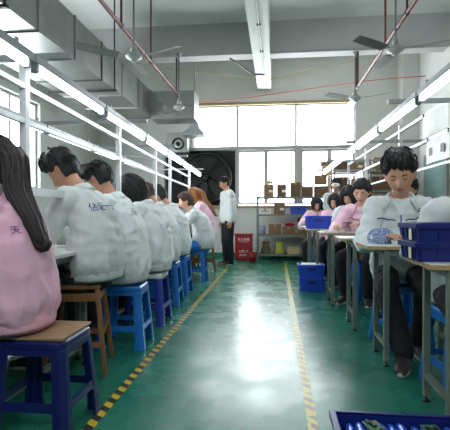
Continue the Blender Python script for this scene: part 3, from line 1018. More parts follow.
bm = bmesh.new(); box(bm, XL-.2, XR+.2, YN-.2, YB+.2, -.1, 0); struct('floor', bm, M['floor'])
bm = bmesh.new(); box(bm, XL-.2, XR+.2, YN-.2, YB+.2, ZC, ZC+.1); struct('ceiling', bm, M['ceil'])
WT, WS, WM = 3.57, 1.2, 2.52     # window head, sill, transom
bm = bmesh.new()
box(bm, XL, XR, YB, YB+.2, 0, WS); box(bm, XL, XR, YB, YB+.2, WT, ZC)
box(bm, XL, -2.6, YB, YB+.2, WS, WT); box(bm, 1.82, XR, YB, YB+.2, WS, WT)
box(bm, -2.6, -1.9, YB, YB+.2, WM, WT)
struct('wall_back', bm, M['wall'])
bm = bmesh.new()
LW = (4.3, 7.5, 1.45, 3.0)
box(bm, XL-.2, XL, YN, LW[0], 0, ZC); box(bm, XL-.2, XL, LW[1], YB, 0, ZC); box(bm, XL-.2, XL, LW[0], LW[1], 0, LW[2]); box(bm, XL-.2, XL, LW[0], LW[1], LW[3], ZC)
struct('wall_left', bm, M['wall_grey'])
bm = bmesh.new(); box(bm, XR, XR+.2, YN, YB, 0, ZC); struct('wall_right', bm, M['wall'])
FILL_WIN = (-.9, 1.5, 3.0, 4.2)  # opening for an added high window behind the camera, gives fill light
bm = bmesh.new(); box(bm, XL-.2, FILL_WIN[0], YN-.2, YN, 0, ZC); box(bm, FILL_WIN[1], XR+.2, YN-.2, YN, 0, ZC); box(bm, FILL_WIN[0], FILL_WIN[1], YN-.2, YN, 0, FILL_WIN[2]); box(bm, FILL_WIN[0], FILL_WIN[1], YN-.2, YN, FILL_WIN[3], ZC)
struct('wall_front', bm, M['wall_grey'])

# window frames
def win(n, x0, x1, z0, z1, y=YB+.08, fr=.05):
    f = bmesh.new()
    box(f, x0, x0+fr, y-.03, y+.03, z0, z1); box(f, x1-fr, x1, y-.03, y+.03, z0, z1)
    box(f, x0+fr, x1-fr, y-.03, y+.03, z0, z0+fr); box(f, x0+fr, x1-fr, y-.03, y+.03, z1-fr, z1)
    o = struct('window_%d' % n, f, M['alu'])
    g = bmesh.new(); box(g, x0+fr, x1-fr, y-.003, y+.003, z0+fr, z1-fr)
    obj('pane', g, M['glass'], o)
    return o
n = 1
for x0, x1 in ((-1.9, -.86), (-.86, .50), (.50, 1.82)):
    win(n, x0, x1, WM+.04, WT-.03, fr=.028); n += 1
for x0, x1 in ((-.84, -.19), (-.19, .50), (.62, 1.26), (1.26, 1.82)):
    win(n, x0, x1, WS+.03, WM-.03, fr=.045); n += 1
def win_side(n, x, y0, y1, z0, z1, parts, fr=.05):
    f = bmesh.new()
    box(f, x-.03, x+.03, y0, y1, z0, z0+fr); box(f, x-.03, x+.03, y0, y1, z1-fr, z1)
    for i in range(parts+1):
        yy = y0+(y1-y0-fr)*i/parts
        box(f, x-.03, x+.03, yy, yy+fr, z0+fr, z1-fr)
    o = struct('window_%d' % n, f, M['alu'])
    g = bmesh.new(); box(g, x-.003, x+.003, y0, y1, z0+fr, z1-fr); obj('pane', g, M['glass'], o)
for i in range(3):
    ww = (FILL_WIN[1]-FILL_WIN[0])/3
    win(n, FILL_WIN[0]+ww*i, FILL_WIN[0]+ww*(i+1), FILL_WIN[2], FILL_WIN[3], y=YN-.1); n += 1  # added panes behind the camera, there to raise the fill
win_side(n, XL-.1, LW[0], LW[1], LW[2], LW[3], 4); n += 1
bm = bmesh.new(); box(bm, -2.6, 1.82, YB-.04, YB+.17, WM-.03, WM+.04); box(bm, -.90, -.82, YB-.02, YB+.17, WS, WM-.03); box(bm, .50, .62, YB-.02, YB+.17, WS+.03, WM-.03)
struct('trim_1', bm, M['alu'])
bm = bmesh.new(); box(bm, -2.65, 1.87, YB-.06, YB+.17, WS-.06, WS); struct('trim_2', bm, M['sill'])
bm = bmesh.new(); box(bm, -1.95, 1.87, YB-.03, YB+.17, WT-.03, WT+.03); struct('trim_3', bm, M['sill'])
bm = bmesh.new(); box(bm, XL, XR, YB-.012, YB, 0, .10); struct('baseboard_back', bm, M['floor'])
# beams
bm = bmesh.new(); 
q0 = [V((-.40, 4.3, 3.87)), V((-.08, 4.3, 3.87)), V((-.08, 4.3, ZC)), V((-.40, 4.3, ZC))]
x_far = -.225
loft(bm, [[V((-.47+.0, YN, 3.87)), V((-.17, YN, 3.87)), V((-.17, YN, ZC)), V((-.47, YN, ZC))], [V((-.40, 5.6, 3.87)), V((-.09, 5.6, 3.87)), V((-.09, 5.6, ZC)), V((-.40, 5.6, ZC))], [V((-.375, YB, 3.87)), V((-.07, YB, 3.87)), V((-.07, YB, ZC)), V((-.375, YB, ZC))]])
struct('ceiling_beam', bm, M['beam'])
bm = bmesh.new(); box(bm, XL, XR, 8.2, 8.5, 4.0, ZC); struct('ceiling_beam', bm, M['beamdark'])
bm = bmesh.new(); box(bm, XL, XR, 1.6, 1.9, 4.0, ZC); struct('ceiling_beam', bm, M['beamdark'])
bm = bmesh.new(); box(bm, 2.75, XR, YB-.35, YB, 0, ZC); struct('pillar', bm, M['wall'])

# dark opening with the big exhaust fan
bm = bmesh.new(); box(bm, -2.6, -.9, YB+.19, YB+.24, WS, WM); struct('wall_recess', bm, M['black'])
t = thing('exhaust_fan', 'huge dark round exhaust fan filling the blacked-out window opening', 'fan', (-1.62, YB+.10, 1.86))
bm = bmesh.new()
rings = []
for i in range(37):
    a = 2*PI*i/36
    rings.append([V((math.cos(a)*r, y, math.sin(a)*r)) for r, y in ((.56, -.03), (.61, -.05), (.63, .05), (.56, .06))])
loft(bm, rings, cap=False); obj('ring', bm, M['fan_blade'], t, smooth=True)
bm = bmesh.new(); box(bm, -.9, .68, .065, .075, -.63, .63); obj('back_plate', bm, M['black'], t)
for k in range(6):
    a = k*PI/3+.3
    bm = bmesh.new(); rings = []
    for i in range(6):
        rr = .10+.43*i/5; w = .06+.10*i/5
        c = V((math.cos(a), 0, math.sin(a)))*rr; tn = V((-math.sin(a), 0, math.cos(a)))
        rings.append([c+tn*w+V((0, -.02, 0)), c-tn*w+V((0, .03, 0)), c-tn*w+V((0, .034, 0)), c+tn*w+V((0, -.016, 0))])
    loft(bm, rings); obj('blade', bm, M['fan_blade'], t)
bm = bmesh.new(); tube(bm, [V((0, -.05, 0)), V((0, .05, 0))], .1, seg=20, sub=1); obj('hub', bm, M['fan_blade'], t, smooth=True)
bm = bmesh.new()
for r in (.2, .36, .5):
    pts = [V((math.cos(2*PI*i/40)*r, -.055, math.sin(2*PI*i/40)*r)) for i in range(41)]
    tube(bm, pts, .004, seg=6, sub=1, cap=False)
for k in range(4):
    a = k*PI/4+.2
    bar(bm, (math.cos(a)*.6, -.055, math.sin(a)*.6), (-math.cos(a)*.6, -.055, -math.sin(a)*.6), .012, .006, up=V((0, 1, 0)))
obj('guard', bm, M['fan_blade'], t)

# floor tape
def ftape(label, x0, y0, x1, y1, w, m):
    bm = bmesh.new(); box(bm, -w/2, w/2, 0, y1-y0, 0, .002)
    o = obj('floor_tape', bm, m); o.location = (x0, y0, .0005); o.rotation_euler = (0, 0, -math.atan2(x1-x0, y1-y0))
    props(o, label, 'floor tape')
ftape('black and yellow hazard tape on floor alongside the stools of grey-jacketed workers', -.90, .9, -.87, 8.3, .052, M['hazard'])
ftape('worn yellow floor tape leading towards the shelving, beside the stacked blue crates', .185, .9, .225, 9.2, .052, M['hazard_worn'])

# ------------------------------------------------------------------ air duct
t = thing('air_duct', 'long galvanised rectangular air duct hanging under the ceiling', 'duct')
bm = bmesh.new()
DX0, DX1, DZ0, DZ1 = -3.5, -2.5, 2.98, 3.52
box(bm, DX0, DX1, -2.0, 8.75, DZ0, DZ1); obj('duct_body', bm, M['galv'], t)
for i in range(13):
    y = -1.6+i*.86
    bm = bmesh.new(); 
    box(bm, DX0-.015, DX1+.015, y, y+.03, DZ0-.018, DZ0); box(bm, DX1, DX1+.015, y, y+.03, DZ0, DZ1+.01)
    obj('flange', bm, M['galv_dark' if i % 3 == 0 else 'galv'], t)
bm = bmesh.new(); box(bm, -2.5, -1.6, 8.7, 9.25, 2.94, 3.5)
for i in range(9): box(bm, -2.45+i*.1, -2.44+i*.1, 8.69, 8.70, 2.96, 3.48)
obj('end_branch', bm, M['galv'], t)
for y in (3.8, 6.6):
    for x in (DX1+.03,):
        bm = bmesh.new(); tube(bm, [V((x, y, DZ0-.02)), V((x, y, ZC))], .012, seg=8, sub=1, cap=False); obj('hanger_rod', bm, M['dark_metal'], t)
    bm = bmesh.new(); box(bm, DX0-.06, DX1+.06, y-.02, y+.02, DZ0-.05, DZ0-.02); obj('hanger_bar', bm, M['dark_metal'], t)
# small hood and round blower by the branch
t = thing('exhaust_hood', 'pale sloped exhaust hood below the duct branch near the window', 'hood', (-1.75, 9.6, 2.72))
bm = bmesh.new(); S = lambda a, z: [V((-a, -a, z)), V((a, -a, z)), V((a, a, z)), V((-a, a, z))]
loft(bm, [S(.24, 0), S(.25, .03), S(.11, .19), S(.09, .28)]); obj('hood', bm, M['fixture'], t)
bm = bmesh.new(); lathe(bm, [(.025, .24), (.02, 1.9-.02)], 10); obj('pipe', bm, M['galv'], t)
t = thing('wall_blower', 'round dark blower in a metal box beside the window', 'blower', (-2.2, YB-.16, 2.62))
bm = bmesh.new(); box(bm, -.28, .22, -.12, .155, -.20, .26); obj('casing', bm, M['galv'], t, bevel=.01)
bm = bmesh.new()
rings = []
for i in range(25):
    a = 2*PI*i/24
    rings.append([V((math.cos(a)*r, y, math.sin(a)*r)) for r, y in ((.10, -.12), (.11, -.16), (.14, -.16), (.14, -.12))])
loft(bm, rings, cap=False); obj('ring', bm, M['dark_metal'], t, smooth=True)
bm = bmesh.new(); tube(bm, [V((0, -.15, 0)), V((0, -.121, 0))], .05, seg=14, sub=1); obj('hub', bm, M['dark_metal'], t)

# ------------------------------------------------------------------ red pipes, cords
def red_pipe(label, x, y0, y1, z, hang):
    t = thing('red_pipe', label, 'pipe')
    bm = bmesh.new(); tube(bm, [V((x, y0, z)), V((x, y1, z))], .024, seg=12, sub=1); obj('pipe', bm, M['red_pipe'], t, smooth=True)
    for (yy, zt, dk) in hang:
        bm = bmesh.new(); tube(bm, [V((x, yy, z)), V((x, yy, zt))], .014, seg=8, sub=1, cap=False)
        ho = obj('hanger_rod', bm, M['dark_metal' if dk else 'red_pipe'], t, smooth=True)
        bm = bmesh.new(); tube(bm, [V((x, yy-.02, z)), V((x, yy+.02, z))], .031, seg=12, sub=1, cap=False); obj('clamp', bm, M['dark_metal'], ho)
red_pipe('red pipe running past the fan above the row of grey-jacketed backs', -1.86, -1.5, 8.48, 3.33, ((1.75, 4.0, 0), (5.2, ZC, 1), (6.5, ZC, 0), (8.15+.1, 4.0, 1), (8.44, 4.0, 0)))
red_pipe('red pipe running past the fan above the young man with fluffy black hair', 1.53, -1.5, 8.75, 3.36, ((1.75, 4.0, 0), (5.3, ZC, 1), (6.3, ZC, 0), (8.3, 4.0, 1), (8.46, 4.0, 0)))

def cord(name, label, pts, r, m, cat='cord', sub=6):
    bm = bmesh.new(); tube(bm, [V(p) for p in pts], r, seg=8, sub=sub); o = obj(name, bm, m, smooth=True); props(o, label, cat); return o
cord('orange_cord', 'thin orange cord strung across the room above the window', [(-2.55, 10.1, 3.62), (-1.0, 9.9, 3.60), (.6, 9.5, 3.66), (1.9, 9.2, 3.72), (2.95, 9.0, 3.72)], .009, M['orange'])
cord('yellow_cord', 'thin yellow cord sagging under the long ceiling beam', [(-2.2, 8.7, 3.97), (-.9, 8.8, 3.80), (-.22, 8.85, 3.70), (.5, 8.8, 3.82), (1.6, 8.7, 3.98)], .007, M['yellow_cord'])
t = thing('beam_conduit', 'thin dark conduit clipped under the long ceiling beam', 'conduit')
bm = bmesh.new(); tube(bm, [V((-.31, 1.0, 3.855)), V((-.20, 9.0, 3.855))], .012, seg=8, sub=1); obj('pipe', bm, M['fan_grey'], t, smooth=True)
for y in (4.5, 5.5, 6.6, 7.7): 
    bm = bmesh.new(); box(bm, -.31+(y-1)*.01375-.03, -.31+(y-1)*.01375+.03, y-.02, y+.02, 3.84, 3.87); obj('clip', bm, M['dark_metal'], t)
bm = bmesh.new(); tube(bm, [V((-.20, 9.0, 3.85)), V((-.42, 8.95, 3.85)), V((-.80, 8.0, 3.86))], .016, seg=8, sub=1); obj('branch', bm, M['dark_metal'], t, smooth=True)
bm = bmesh.new(); tube(bm, [V((-.05, 8.15, 3.985)), V((3.05, 8.15, 3.985))], .020, seg=8, sub=1)
props(obj('conduit', bm, M['fan_white'], smooth=True), 'pale conduit running along the cross beam towards the windowless corner', 'conduit')

# ------------------------------------------------------------------ ceiling fans
def cam_pt(px, py, d):      # used once for hand-measured places
    th, c, s_ = 0, .9938, .1115
    r = (px-225)/438*d
    return (-d*s_+r*c, d*c+r*s_, 1.05-(py-212)/438*d)
fan_specs = [(cam_pt(134, 58, 5.3), 'grey three-blade ceiling fan on a long rod beside the air duct flank', PI/2+.12),
             (cam_pt(395, 51, 5.4), 'grey three-blade ceiling fan on a long rod above the young man', PI/2+.12),
             (cam_pt(179, 108, 8.15), 'small-looking ceiling fan hung from the cross beam by the duct branch', .2),
             (cam_pt(355, 99, 8.1), 'distant ceiling fan hung from the cross beam in front of the window edge', -.5)]
for i, (p, lb, rot) in enumerate(fan_specs):
    rod = (ZC if i < 2 else 4.0)-p[2]
    f = make_fan(lb, rod, (.68 if i < 2 else .64), rot, 'ceiling fans'); f.location = p

# ------------------------------------------------------------------ light racks and lights
lx = lambda y: -1.145-.0403*(y-1.72)
rx_post = lambda y: -1.29-.049*(y-2.15)
lb = lambda y: -1.9-.045*(y-2)
def rack(label, posts, xf, cross, rails, zt, zc=None, zb=0):
    zc = zt if zc is None else zc
    t = thing('light_rack', label, 'rack')
    for y in posts:
        bm = bmesh.new(); box(bm, xf(y)-.019, xf(y)+.019, y-.019, y+.019, zb, zt)
        obj('post', bm, M['white_metal'], t)
        bm = bmesh.new(); box(bm, xf(y)+cross[0], xf(y)+cross[1], y-.016, y+.016, zc, zc+.03)
        obj('crossbar', bm, M['fixture'], t)
    for z, w, dx in rails:
        bm = bmesh.new(); y0, y1 = posts[0]-1.6, posts[-1]
        bar(bm, (xf(y0)+dx, y0, z), (xf(y1)+dx, y1, z), w, w)
        obj('rail', bm, M['white_metal'], t)
    return t
rack('white steel light rack along the bench of grey-jacketed workers by the air duct', [2.15, 3.75, 5.2, 6.15, 8.07], rx_post, (-.85, .26), [(1.70, .026, 0), (1.52, .026, 0), (1.16, .045, -.02)], 1.835, zb=.8)
rack('white steel light rack behind the young man facing the camera', [3.3, 5.15, 7.0, 8.6], lambda y: 1.42, (-.60, .5), [(1.96, .028, 0), (1.715, .028, 0), (1.46, .022, 0)], 2.03, 1.835)
def row(name_a, ys, xf, z, words_, grp, hang):
    proto = None
    for i, (a, b) in enumerate(zip(ys, ys[1:])):
        l = make_light(words_[i], b-a-.03, grp)
        ang = -math.atan2(xf(b)-xf(a), b-a)
        l.location = (xf(a), a+.015, z); l.rotation_euler = (0, 0, ang)
        for yy in (.12, b-a-.15):
            bm = bmesh.new(); box(bm, -.006, .006, yy, yy+.02, .03, hang)
            obj('hanger_strap', bm, M['fixture'], l)
ORD = ['first', 'second', 'third', 'fourth', 'fifth', 'sixth', 'seventh', 'eighth']
row('a', [-.15, .9, 1.98, 2.98, 4.1, 5.15, 6.25, 7.3, 8.3], lx, 1.77, ['tube light above the grey-jacketed backs, %s from the window end' % ORD[7-i] for i in range(8)], 'lights over the aisle side of the duct-side bench', .065)
row('b', [1.4, 2.5, 3.6, 4.7, 5.8, 6.9, 8.0], lb, 1.77, ['tube light on the wall side of the duct-side rack, %s from the window end' % ORD[5-i] for i in range(6)], 'lights over the wall side of the duct-side bench', .065)
row('c', [.7, 1.75, 2.85, 3.88, 4.95, 6.0, 7.05, 8.1], lambda y: .90, 1.77, ['tube light over the narrow tables, %s from the shelving end' % ORD[6-i] for i in range(7)], 'lights over the narrow tables', .065)
# hanging sheets
def sheet(label, x, y0, y1, z0, z1, pic):
    t = thing('hanging_sheet', label, 'sheet')
    bm = bmesh.new()
    loft(bm, [[V((x-.002+.006*math.sin(i*1.3), y0+(y1-y0)*i/6, z)) for z in (z0, z1)]+[V((x+.002+.006*math.sin(i*1.3), y0+(y1-y0)*i/6, z)) for z in (z1, z0)] for i in range(7)])
    obj('paper', bm, M['paper'], t)
    for i in range(pic[0]):
        for j in range(pic[1]):
            yy = y0+(y1-y0)*(i+.3)/pic[0]; zz = z0+(z1-z0)*(j+.3)/pic[1]
            bm = bmesh.new(); box(bm, x-.0125, x-.0115, yy, yy+(y1-y0)*.3/pic[0], zz, zz+(z1-z0)*.34/pic[1])
            obj('printed_picture', bm, M['print'], t)
    bm = bmesh.new(); bar(bm, (x, y0+.03, z1-.005), (x, y0+.03, z1+.03), .01, .006); bar(bm, (x, y1-.03, z1-.005), (x, y1-.03, z1+.03), .01, .006)
    obj('clip', bm, M['dark_metal'], t)
sheet('large blank white sheet hanging from the top rail of the rack', 1.40, 3.72, 4.36, 1.74, 1.945, (0, 0))
sheet('white instruction sheet with a small picture hanging below the blank sheet', 1.40, 3.70, 4.25, 1.49, 1.70, (2, 1))
sheet('white card with dark picture squares hanging at the shelving end of the rack', 1.40, 7.15, 7.85, 1.50, 1.705, (3, 2))
bm = bmesh.new(); box(bm, XR-.05, XR-.012, 8.2, 9.4, 0.0, 2.2)
t = thing('glazed_cabinet', 'grey cabinet with a teal glass front against the wall behind the rack', 'cabinet', (0, 0, 0))
obj('body', bm, M['shelf'], t)
bm = bmesh.new(); box(bm, XR-.058, XR-.051, 8.27, 9.33, 1.36, 2.14); obj('glass_front', bm, M['teal_glass'], t)

# ------------------------------------------------------------------ stools
st = {}
s0 = make_stool('plastic_stool', 'navy plastic stool topped with a worn plywood board under the long-haired woman', h=.462, top=.158, base=.20, pm='navy', cover='board', group='stools beside the hazard tape')
s0.location = (-1.11, 2.04, 0); s0.rotation_euler = (0, 0, .0)
s1 = make_stool('plastic_stool', 'bright blue plastic stool next past the wooden stool, under a grey-jacketed man', group='stools beside the hazard tape')
s1.location = (-1.18, 3.38, 0); s1.rotation_euler = (0, 0, .06)
s2 = make_stool('plastic_stool', 'violet-blue plastic stool with a white wrapped seat under the bob-haired worker', pm='violet', cover='white', group='stools beside the hazard tape')
s2.location = (-1.20, 4.10, 0)
G = 'stools beside the hazard tape'
s3 = dup(s1, (-1.25, 4.95, 0), .05, 'bright blue stool just past the violet-blue stool', G)
s4 = dup(s1, (-1.28, 5.68, 0), .0, 'bright blue stool second past the violet-blue stool', G)
s5 = dup(s1, (-1.22, 6.68, 0), .05, 'bright blue stool under the brown-haired woman in profile', G)
w0 = make_wood_stool('brown wooden stool between the navy stool and the first bright blue stool', group='wooden stools'); w0.location = (-1.30, 2.82, 0); w0.rotation_euler = (0, 0, .25)
w1 = dup(w0, (-1.22, 7.62, 0), .1, 'wooden stool under the tawny-haired woman in pink near the standing man', 'wooden stools')
w2 = dup(w0, (-1.62, 7.95, 0), .5, 'empty wooden stool behind the tawny-haired woman in pink', 'wooden stools')
G2 = 'stools at the narrow tables'
r1 = dup(s1, (1.12, 2.74, 0), .1, 'bright blue stool beneath the navy crates, seating the worker cut off by the frame', G2)
r2 = dup(s1, (1.02, 3.68, 0), .25, 'bright blue stool under the young man with fluffy hair', G2)
r3 = dup(s1, (1.32, 4.66, 0), .0, 'bright blue stool under the grey-jacketed worker hidden behind the young man', G2)
r4 = dup(s1, (1.14, 5.50, 0), .1, 'bright blue stool under the pink-jacketed woman with tied hair', G2)
r5 = dup(s1, (1.17, 6.52, 0), .0, 'bright blue stool under the black-haired worker behind the woman with tied hair', G2)
r6 = dup(s1, (1.06, 7.35, 0), .1, 'bright blue stool under the long-haired woman seated closer to the rack posts', G2)
r7 = dup(s1, (.81, 8.05, 0), .0, 'bright blue stool under the long-haired woman nearest the shelving', G2)

# ------------------------------------------------------------------ benches
# duct side: continuous worktop in four lengths
prev = None
BY = [1.0, 2.95, 4.75, 6.55, 8.2]
for i, (a, b) in enumerate(zip(BY, BY[1:])):
    xm = rx_post((a+b)/2)
    t = make_bench(['duct-side work table in front of the long-haired woman', 'duct-side work table in front of the first bright blue stool', 'duct-side work table beyond the bob-haired worker', 'duct-side work table in front of the brown-haired woman in profile'][i], .72, b-a-.02, .80, .07, 'duct-side work tables')
    pb = bmesh.new(); box(pb, .012, .026, .03, b-a-.05, .10, .775); obj('blocking_panel', pb, M['leg'], t)  # added panel, blocks window glare on the floor under the bench
    t.location = (xm+.04-.72, a, 0)
TB = [('narrow work table carrying two navy crates beside the roller crate', .74, 2.16, .42),
      ('narrow work table where the young man rests his patterned oversleeves', .63, 3.04, .40),
      ('narrow work table just past the young man\'s table', .58, 3.92, .42),
      ('narrow work table in front of the pink-jacketed woman with tied hair', .52, 4.92, .42),
      ('narrow work table carrying the single small blue crate', .44, 5.86, .55),
      ('narrow work table beyond the single small blue crate', .42, 6.75, .42)]
for lb_, x, y, d in TB:
    t = make_bench(lb_, .66, d, .80 if y < 2.5 else .82, .10 if y < 2.5 else .13, 'narrow work tables'); t.location = (x, y, 0)

# ------------------------------------------------------------------ crates
c0 = make_crate('navy crate at the bottom of the pair on the narrow table', .60, .26, .095, 'crate_navy', 'navy crates on the table', handle=False, tp=.97); c0.location = (1.0, 2.42, .8015); c0.rotation_euler = (0, 0, .08)
for lo_, nm in ((c0, 0),):
    bm = bmesh.new(); box(bm, -.306, -.302, -.05, -.02, .01, .072); obj('label_strip', bm, M['cream'], lo_)
c1 = dup(c0, (1.0, 2.42, .8975), .09, 'navy crate stacked on top of the other on the narrow table', 'navy crates on the table')
c2 = make_crate('blue crate standing on the green floor under another crate', .33, .26, .175, 'crate', 'blue crates on the floor'); c2.location = (.50, 5.98, 0.001)
c3 = dup(c2, (.49, 5.97, .178), .03, 'upper blue crate of the floor stack, filled with white paper', 'blue crates on the floor')
bm = bmesh.new()
rr = random.Random(3)
for i in range(5): 
    a = rr.uniform(-.1, .1); box(bm, -.12+a*.2, .12+a*.2, -.09, .09, .14+.006*i, .145+.006*i)
o = obj('paper_stack', bm, M['paper'], None); o.location = (.49, 5.97, .165+.025-.0); props(o, 'white paper filling the upper blue crate on the floor', 'paper')
c4 = dup(c2, (.60, 6.13, .822), .0, 'small blue crate standing alone on a narrow table before two pink-jacketed women', 'blue crates on the tables')
# roller crate on the floor
big = thing('parts_crate', 'dark blue crate full of blue rollers on the floor at the bottom edge', 'crate', (.52, 1.72, 0))
bm = bmesh.new()
W_, D_, H_ = .27, .19, .20
P = lambda k, z, ins=0: [V((-W_*k+ins, -D_*k+ins, z)), V((W_*k-ins, -D_*k+ins, z)), V((W_*k-ins, D_*k-ins, z)), V((-W_*k+ins, D_*k-ins, z))]
loft(bm, [P(.93, .001), P(1, H_-.01), P(1, H_-.01, .009), P(.93, .012, .009)])
obj('body', bm, M['crate_navy'], big)
bm = bmesh.new(); rs = [P(1.0, H_-.03), P(1.05, H_-.03), P(1.055, H_), P(.955, H_), P(.955, H_-.006), P(1.0, H_-.012)]; rs.append(rs[0])
loft(bm, rs, cap=False); bmesh.ops.remove_doubles(bm, verts=bm.verts[:], dist=1e-5); obj('rim', bm, M['crate_navy'], big, bevel=.004)
bm = bmesh.new(); box(bm, .06, .16, D_*1.05, D_*1.05+.012, H_-.028, H_-.004); obj('handle', bm, M['dark_metal'], big, bevel=.003)
rollnames = ['first', 'second', 'third', 'fourth', 'fifth', 'sixth', 'seventh', 'eighth', 'ninth', 'tenth', 'eleventh']
for i in range(11):
    x = -.215+i*.043
    bm = bmesh.new()
    tube(bm, [V((0, -.16, 0)), V((0, -.13, 0)), V((0, .12, 0)), V((0, .15, 0))], [.012, .0185, .0185, .012], seg=14, sub=1)
    r = obj('blue_roller', bm, M['roller'], None, smooth=True); r.location = (big.location.x+x, big.location.y, .160+.004*(i % 2)); r.rotation_euler = (.02*(i % 3-1), 0, .05*((i*7) % 3-1))
    props(r, 'glossy blue roller in the floor crate, %s from its aisle end' % rollnames[i], 'roller', 'blue rollers in the floor crate')
    bm = bmesh.new(); lathe(bm, [(.008, -.002), (.008, .01)], 10); bm2 = bmesh.new(); bm.free()
    tube(bm2, [V((0, .151, 0)), V((0, .166, 0))], .006, seg=10, sub=1); obj('axle', bm2, M['dark_metal'], r)
for i, (x, y, a) in enumerate(((-.10, .03, .3), (.12, .02, .2))):
    b = thing('circuit_board', ['green circuit board lying on the rollers nearer the aisle', 'green circuit board lying on the rollers under the navy crates'][i], 'circuit board', (big.location.x+x, big.location.y+y, .186), a, 'circuit boards on the rollers')
    bm = bmesh.new(); box(bm, -.032, .032, -.11, .11, 0, .003); obj('board', bm, M['pcb'], b)
    bm = bmesh.new(); lathe(bm, [(.024, .003), (.026, .012), (.02, .02), (.008, .022)], 18, V((.004, -.04, 0))); obj('round_component', bm, M['cream'], b, smooth=True)
    for k in range(5):
        bm = bmesh.new(); u, v_ = rr.uniform(-.022, .022), rr.uniform(.0, .1); box(bm, u-.007, u+.007, v_-.009, v_+.009, .003, .011); obj('chip', bm, M['chip'], b)

# ------------------------------------------------------------------ shelving
def shelving(label, x0, x1, y0, y1, zs, ztop, posts=2):
    t = thing('steel_shelving', label, 'shelf', (x0, y0, 0))
    w, d = x1-x0, y1-y0
    for i in range(posts):
        for yy in (0, d):
            bm = bmesh.new(); px = w*i/(posts-1)
            box(bm, px-.018, px+.018, yy-.018, yy+.018, 0, ztop); obj('post', bm, M['shelf'], t)
    for z in zs:
        bm = bmesh.new(); box(bm, .0, w, -.02, d+.02, z-.008, z)
        box(bm, 0, w, -.024, -.018, z-.038, z+.002); box(bm, 0, w, d+.018, d+.024, z-.038, z+.002)
        obj('shelf_board', bm, M['shelf'], t)
    return t
shelving('low grey steel shelving full of boxes under the window', -.36, 1.18, 9.5, 9.95, (.14, .56, 1.0, 1.38), 1.40)
shelving('tall grey steel shelving behind the light rack', 1.26, 2.74, 9.45, 9.9, (.14, .6, 1.05, 1.5, 1.92), 2.15, 3)
items = [  # top shelf of the low unit
    (-.12, 1.38, .21, .27, 'card', 'brown box on the shelving top, first from its post by the red cabinet', 0, 1),
    (-.12, 1.67, .19, .06, 'card3', 'flat pale carton lid lying on the first box of the shelving top', 0, 0),
    (.16, 1.38, .20, .27, 'card2', 'brown box with white label on the shelving top, second from the red cabinet', 0, 1),
    (.46, 1.38, .22, .31, 'card2', 'tall brown box on the shelving top, third from the red cabinet', 0, 0),
    (.72, 1.38, .23, .22, 'card2', 'low brown box holding papers on the shelving top', 1, 0),
    (1.01, 1.38, .29, .23, 'card2', 'wide dark box on the shelving top under another box', 1, 0),
    (1.00, 1.645, .26, .2, 'card', 'small brown box stacked on the wide dark box', 0, 0),
    # second shelf
    (-.20, 1.0, .26, .12, 'paper', 'white box with dark printing on the second shelf down', 0, 0),
    (.12, 1.0, .24, .24, 'card', 'open brown box on the second shelf beside the blue crate', 1, 1),
    (.93, 1.0, .34, .13, 'card', 'low brown carton on the second shelf beyond the blue crate', 1, 0),
    # third shelf
    (.02, .56, .26, .22, 'card', 'square brown carton on the third shelf beside the lilac bin', 0, 0),
    (.32, .56, .28, .17, 'card', 'brown carton under the red cloth on the third shelf', 0, 0),
    (.66, .56, .28, .19, 'card', 'brown carton beneath the dark bundle on the third shelf', 0, 0),
    (.98, .56, .24, .26, 'card2', 'dark brown carton at the table end of the third shelf', 0, 0),
    # bottom
    (.42, .14, .26, .16, 'card3', 'pale carton on the bottom shelf next to the yellow-green bag', 0, 0),
    (.73, .14, .30, .16, 'card3', 'pale carton on the bottom shelf, beyond its pale neighbour', 0, 0),
    (1.02, .14, .2, .2, 'card2', 'dark carton at the table end of the bottom shelf', 0, 0),
    # tall unit
    (1.30+.12, 1.92, .26, .22, 'card2', 'dark brown box on top of the tall shelving at its window end', 1, 0),
    (1.75, 1.92, .36, .2, 'card', 'brown box on top of the tall shelving, second from the window', 0, 1),
    (2.3, 1.92, .42, .28, 'card', 'big brown box on top of the tall shelving towards the corner', 0, 0),
    (1.45, 1.5, .3, .3, 'card2', 'dark box on the upper board of the tall shelving, window end', 0, 0),
    (1.82, 1.5, .34, .26, 'card', 'brown box on the upper board of the tall shelving, middle of the row', 0, 1),
    (2.22, 1.5, .36, .3, 'card2', 'dark box on the upper board of the tall shelving, second from the corner', 0, 0),
    (2.56, 1.5, .26, .24, 'card', 'brown box on the upper board of the tall shelving, corner end', 0, 0),
    (1.45, 1.05, .3, .3, 'card', 'brown box on the middle board of the tall shelving, window end', 0, 0),
    (1.82, 1.05, .34, .3, 'card2', 'dark box on the middle board of the tall shelving, second from the window', 0, 0),
    (2.3, 1.05, .4, .28, 'card', 'wide brown box on the middle board of the tall shelving, corner end', 0, 0),
]
for x, z, w, h, m, lb_, op, la in items:
    yy = 9.70
    o = make_box(lb_, w, .30 if m != 'card3' or z < 1 else .24, h, m, bool(op), bool(la), 'boxes on the shelving'); o.location = (x, yy, z+.001); o.rotation_euler = (0, 0, R.uniform(-.05, .05))
o = make_box('pale cream box standing on the small brown box above the shelving', .20, .2, .2, 'card3', False, False, 'boxes on the shelving'); o.location = (1.13, 9.72, 1.848)
o = make_box('open brown tray of parts standing on the pale cream box', .28, .24, .09, 'card', True, False, 'boxes on the shelving'); o.location = (1.15, 9.72, 2.05)
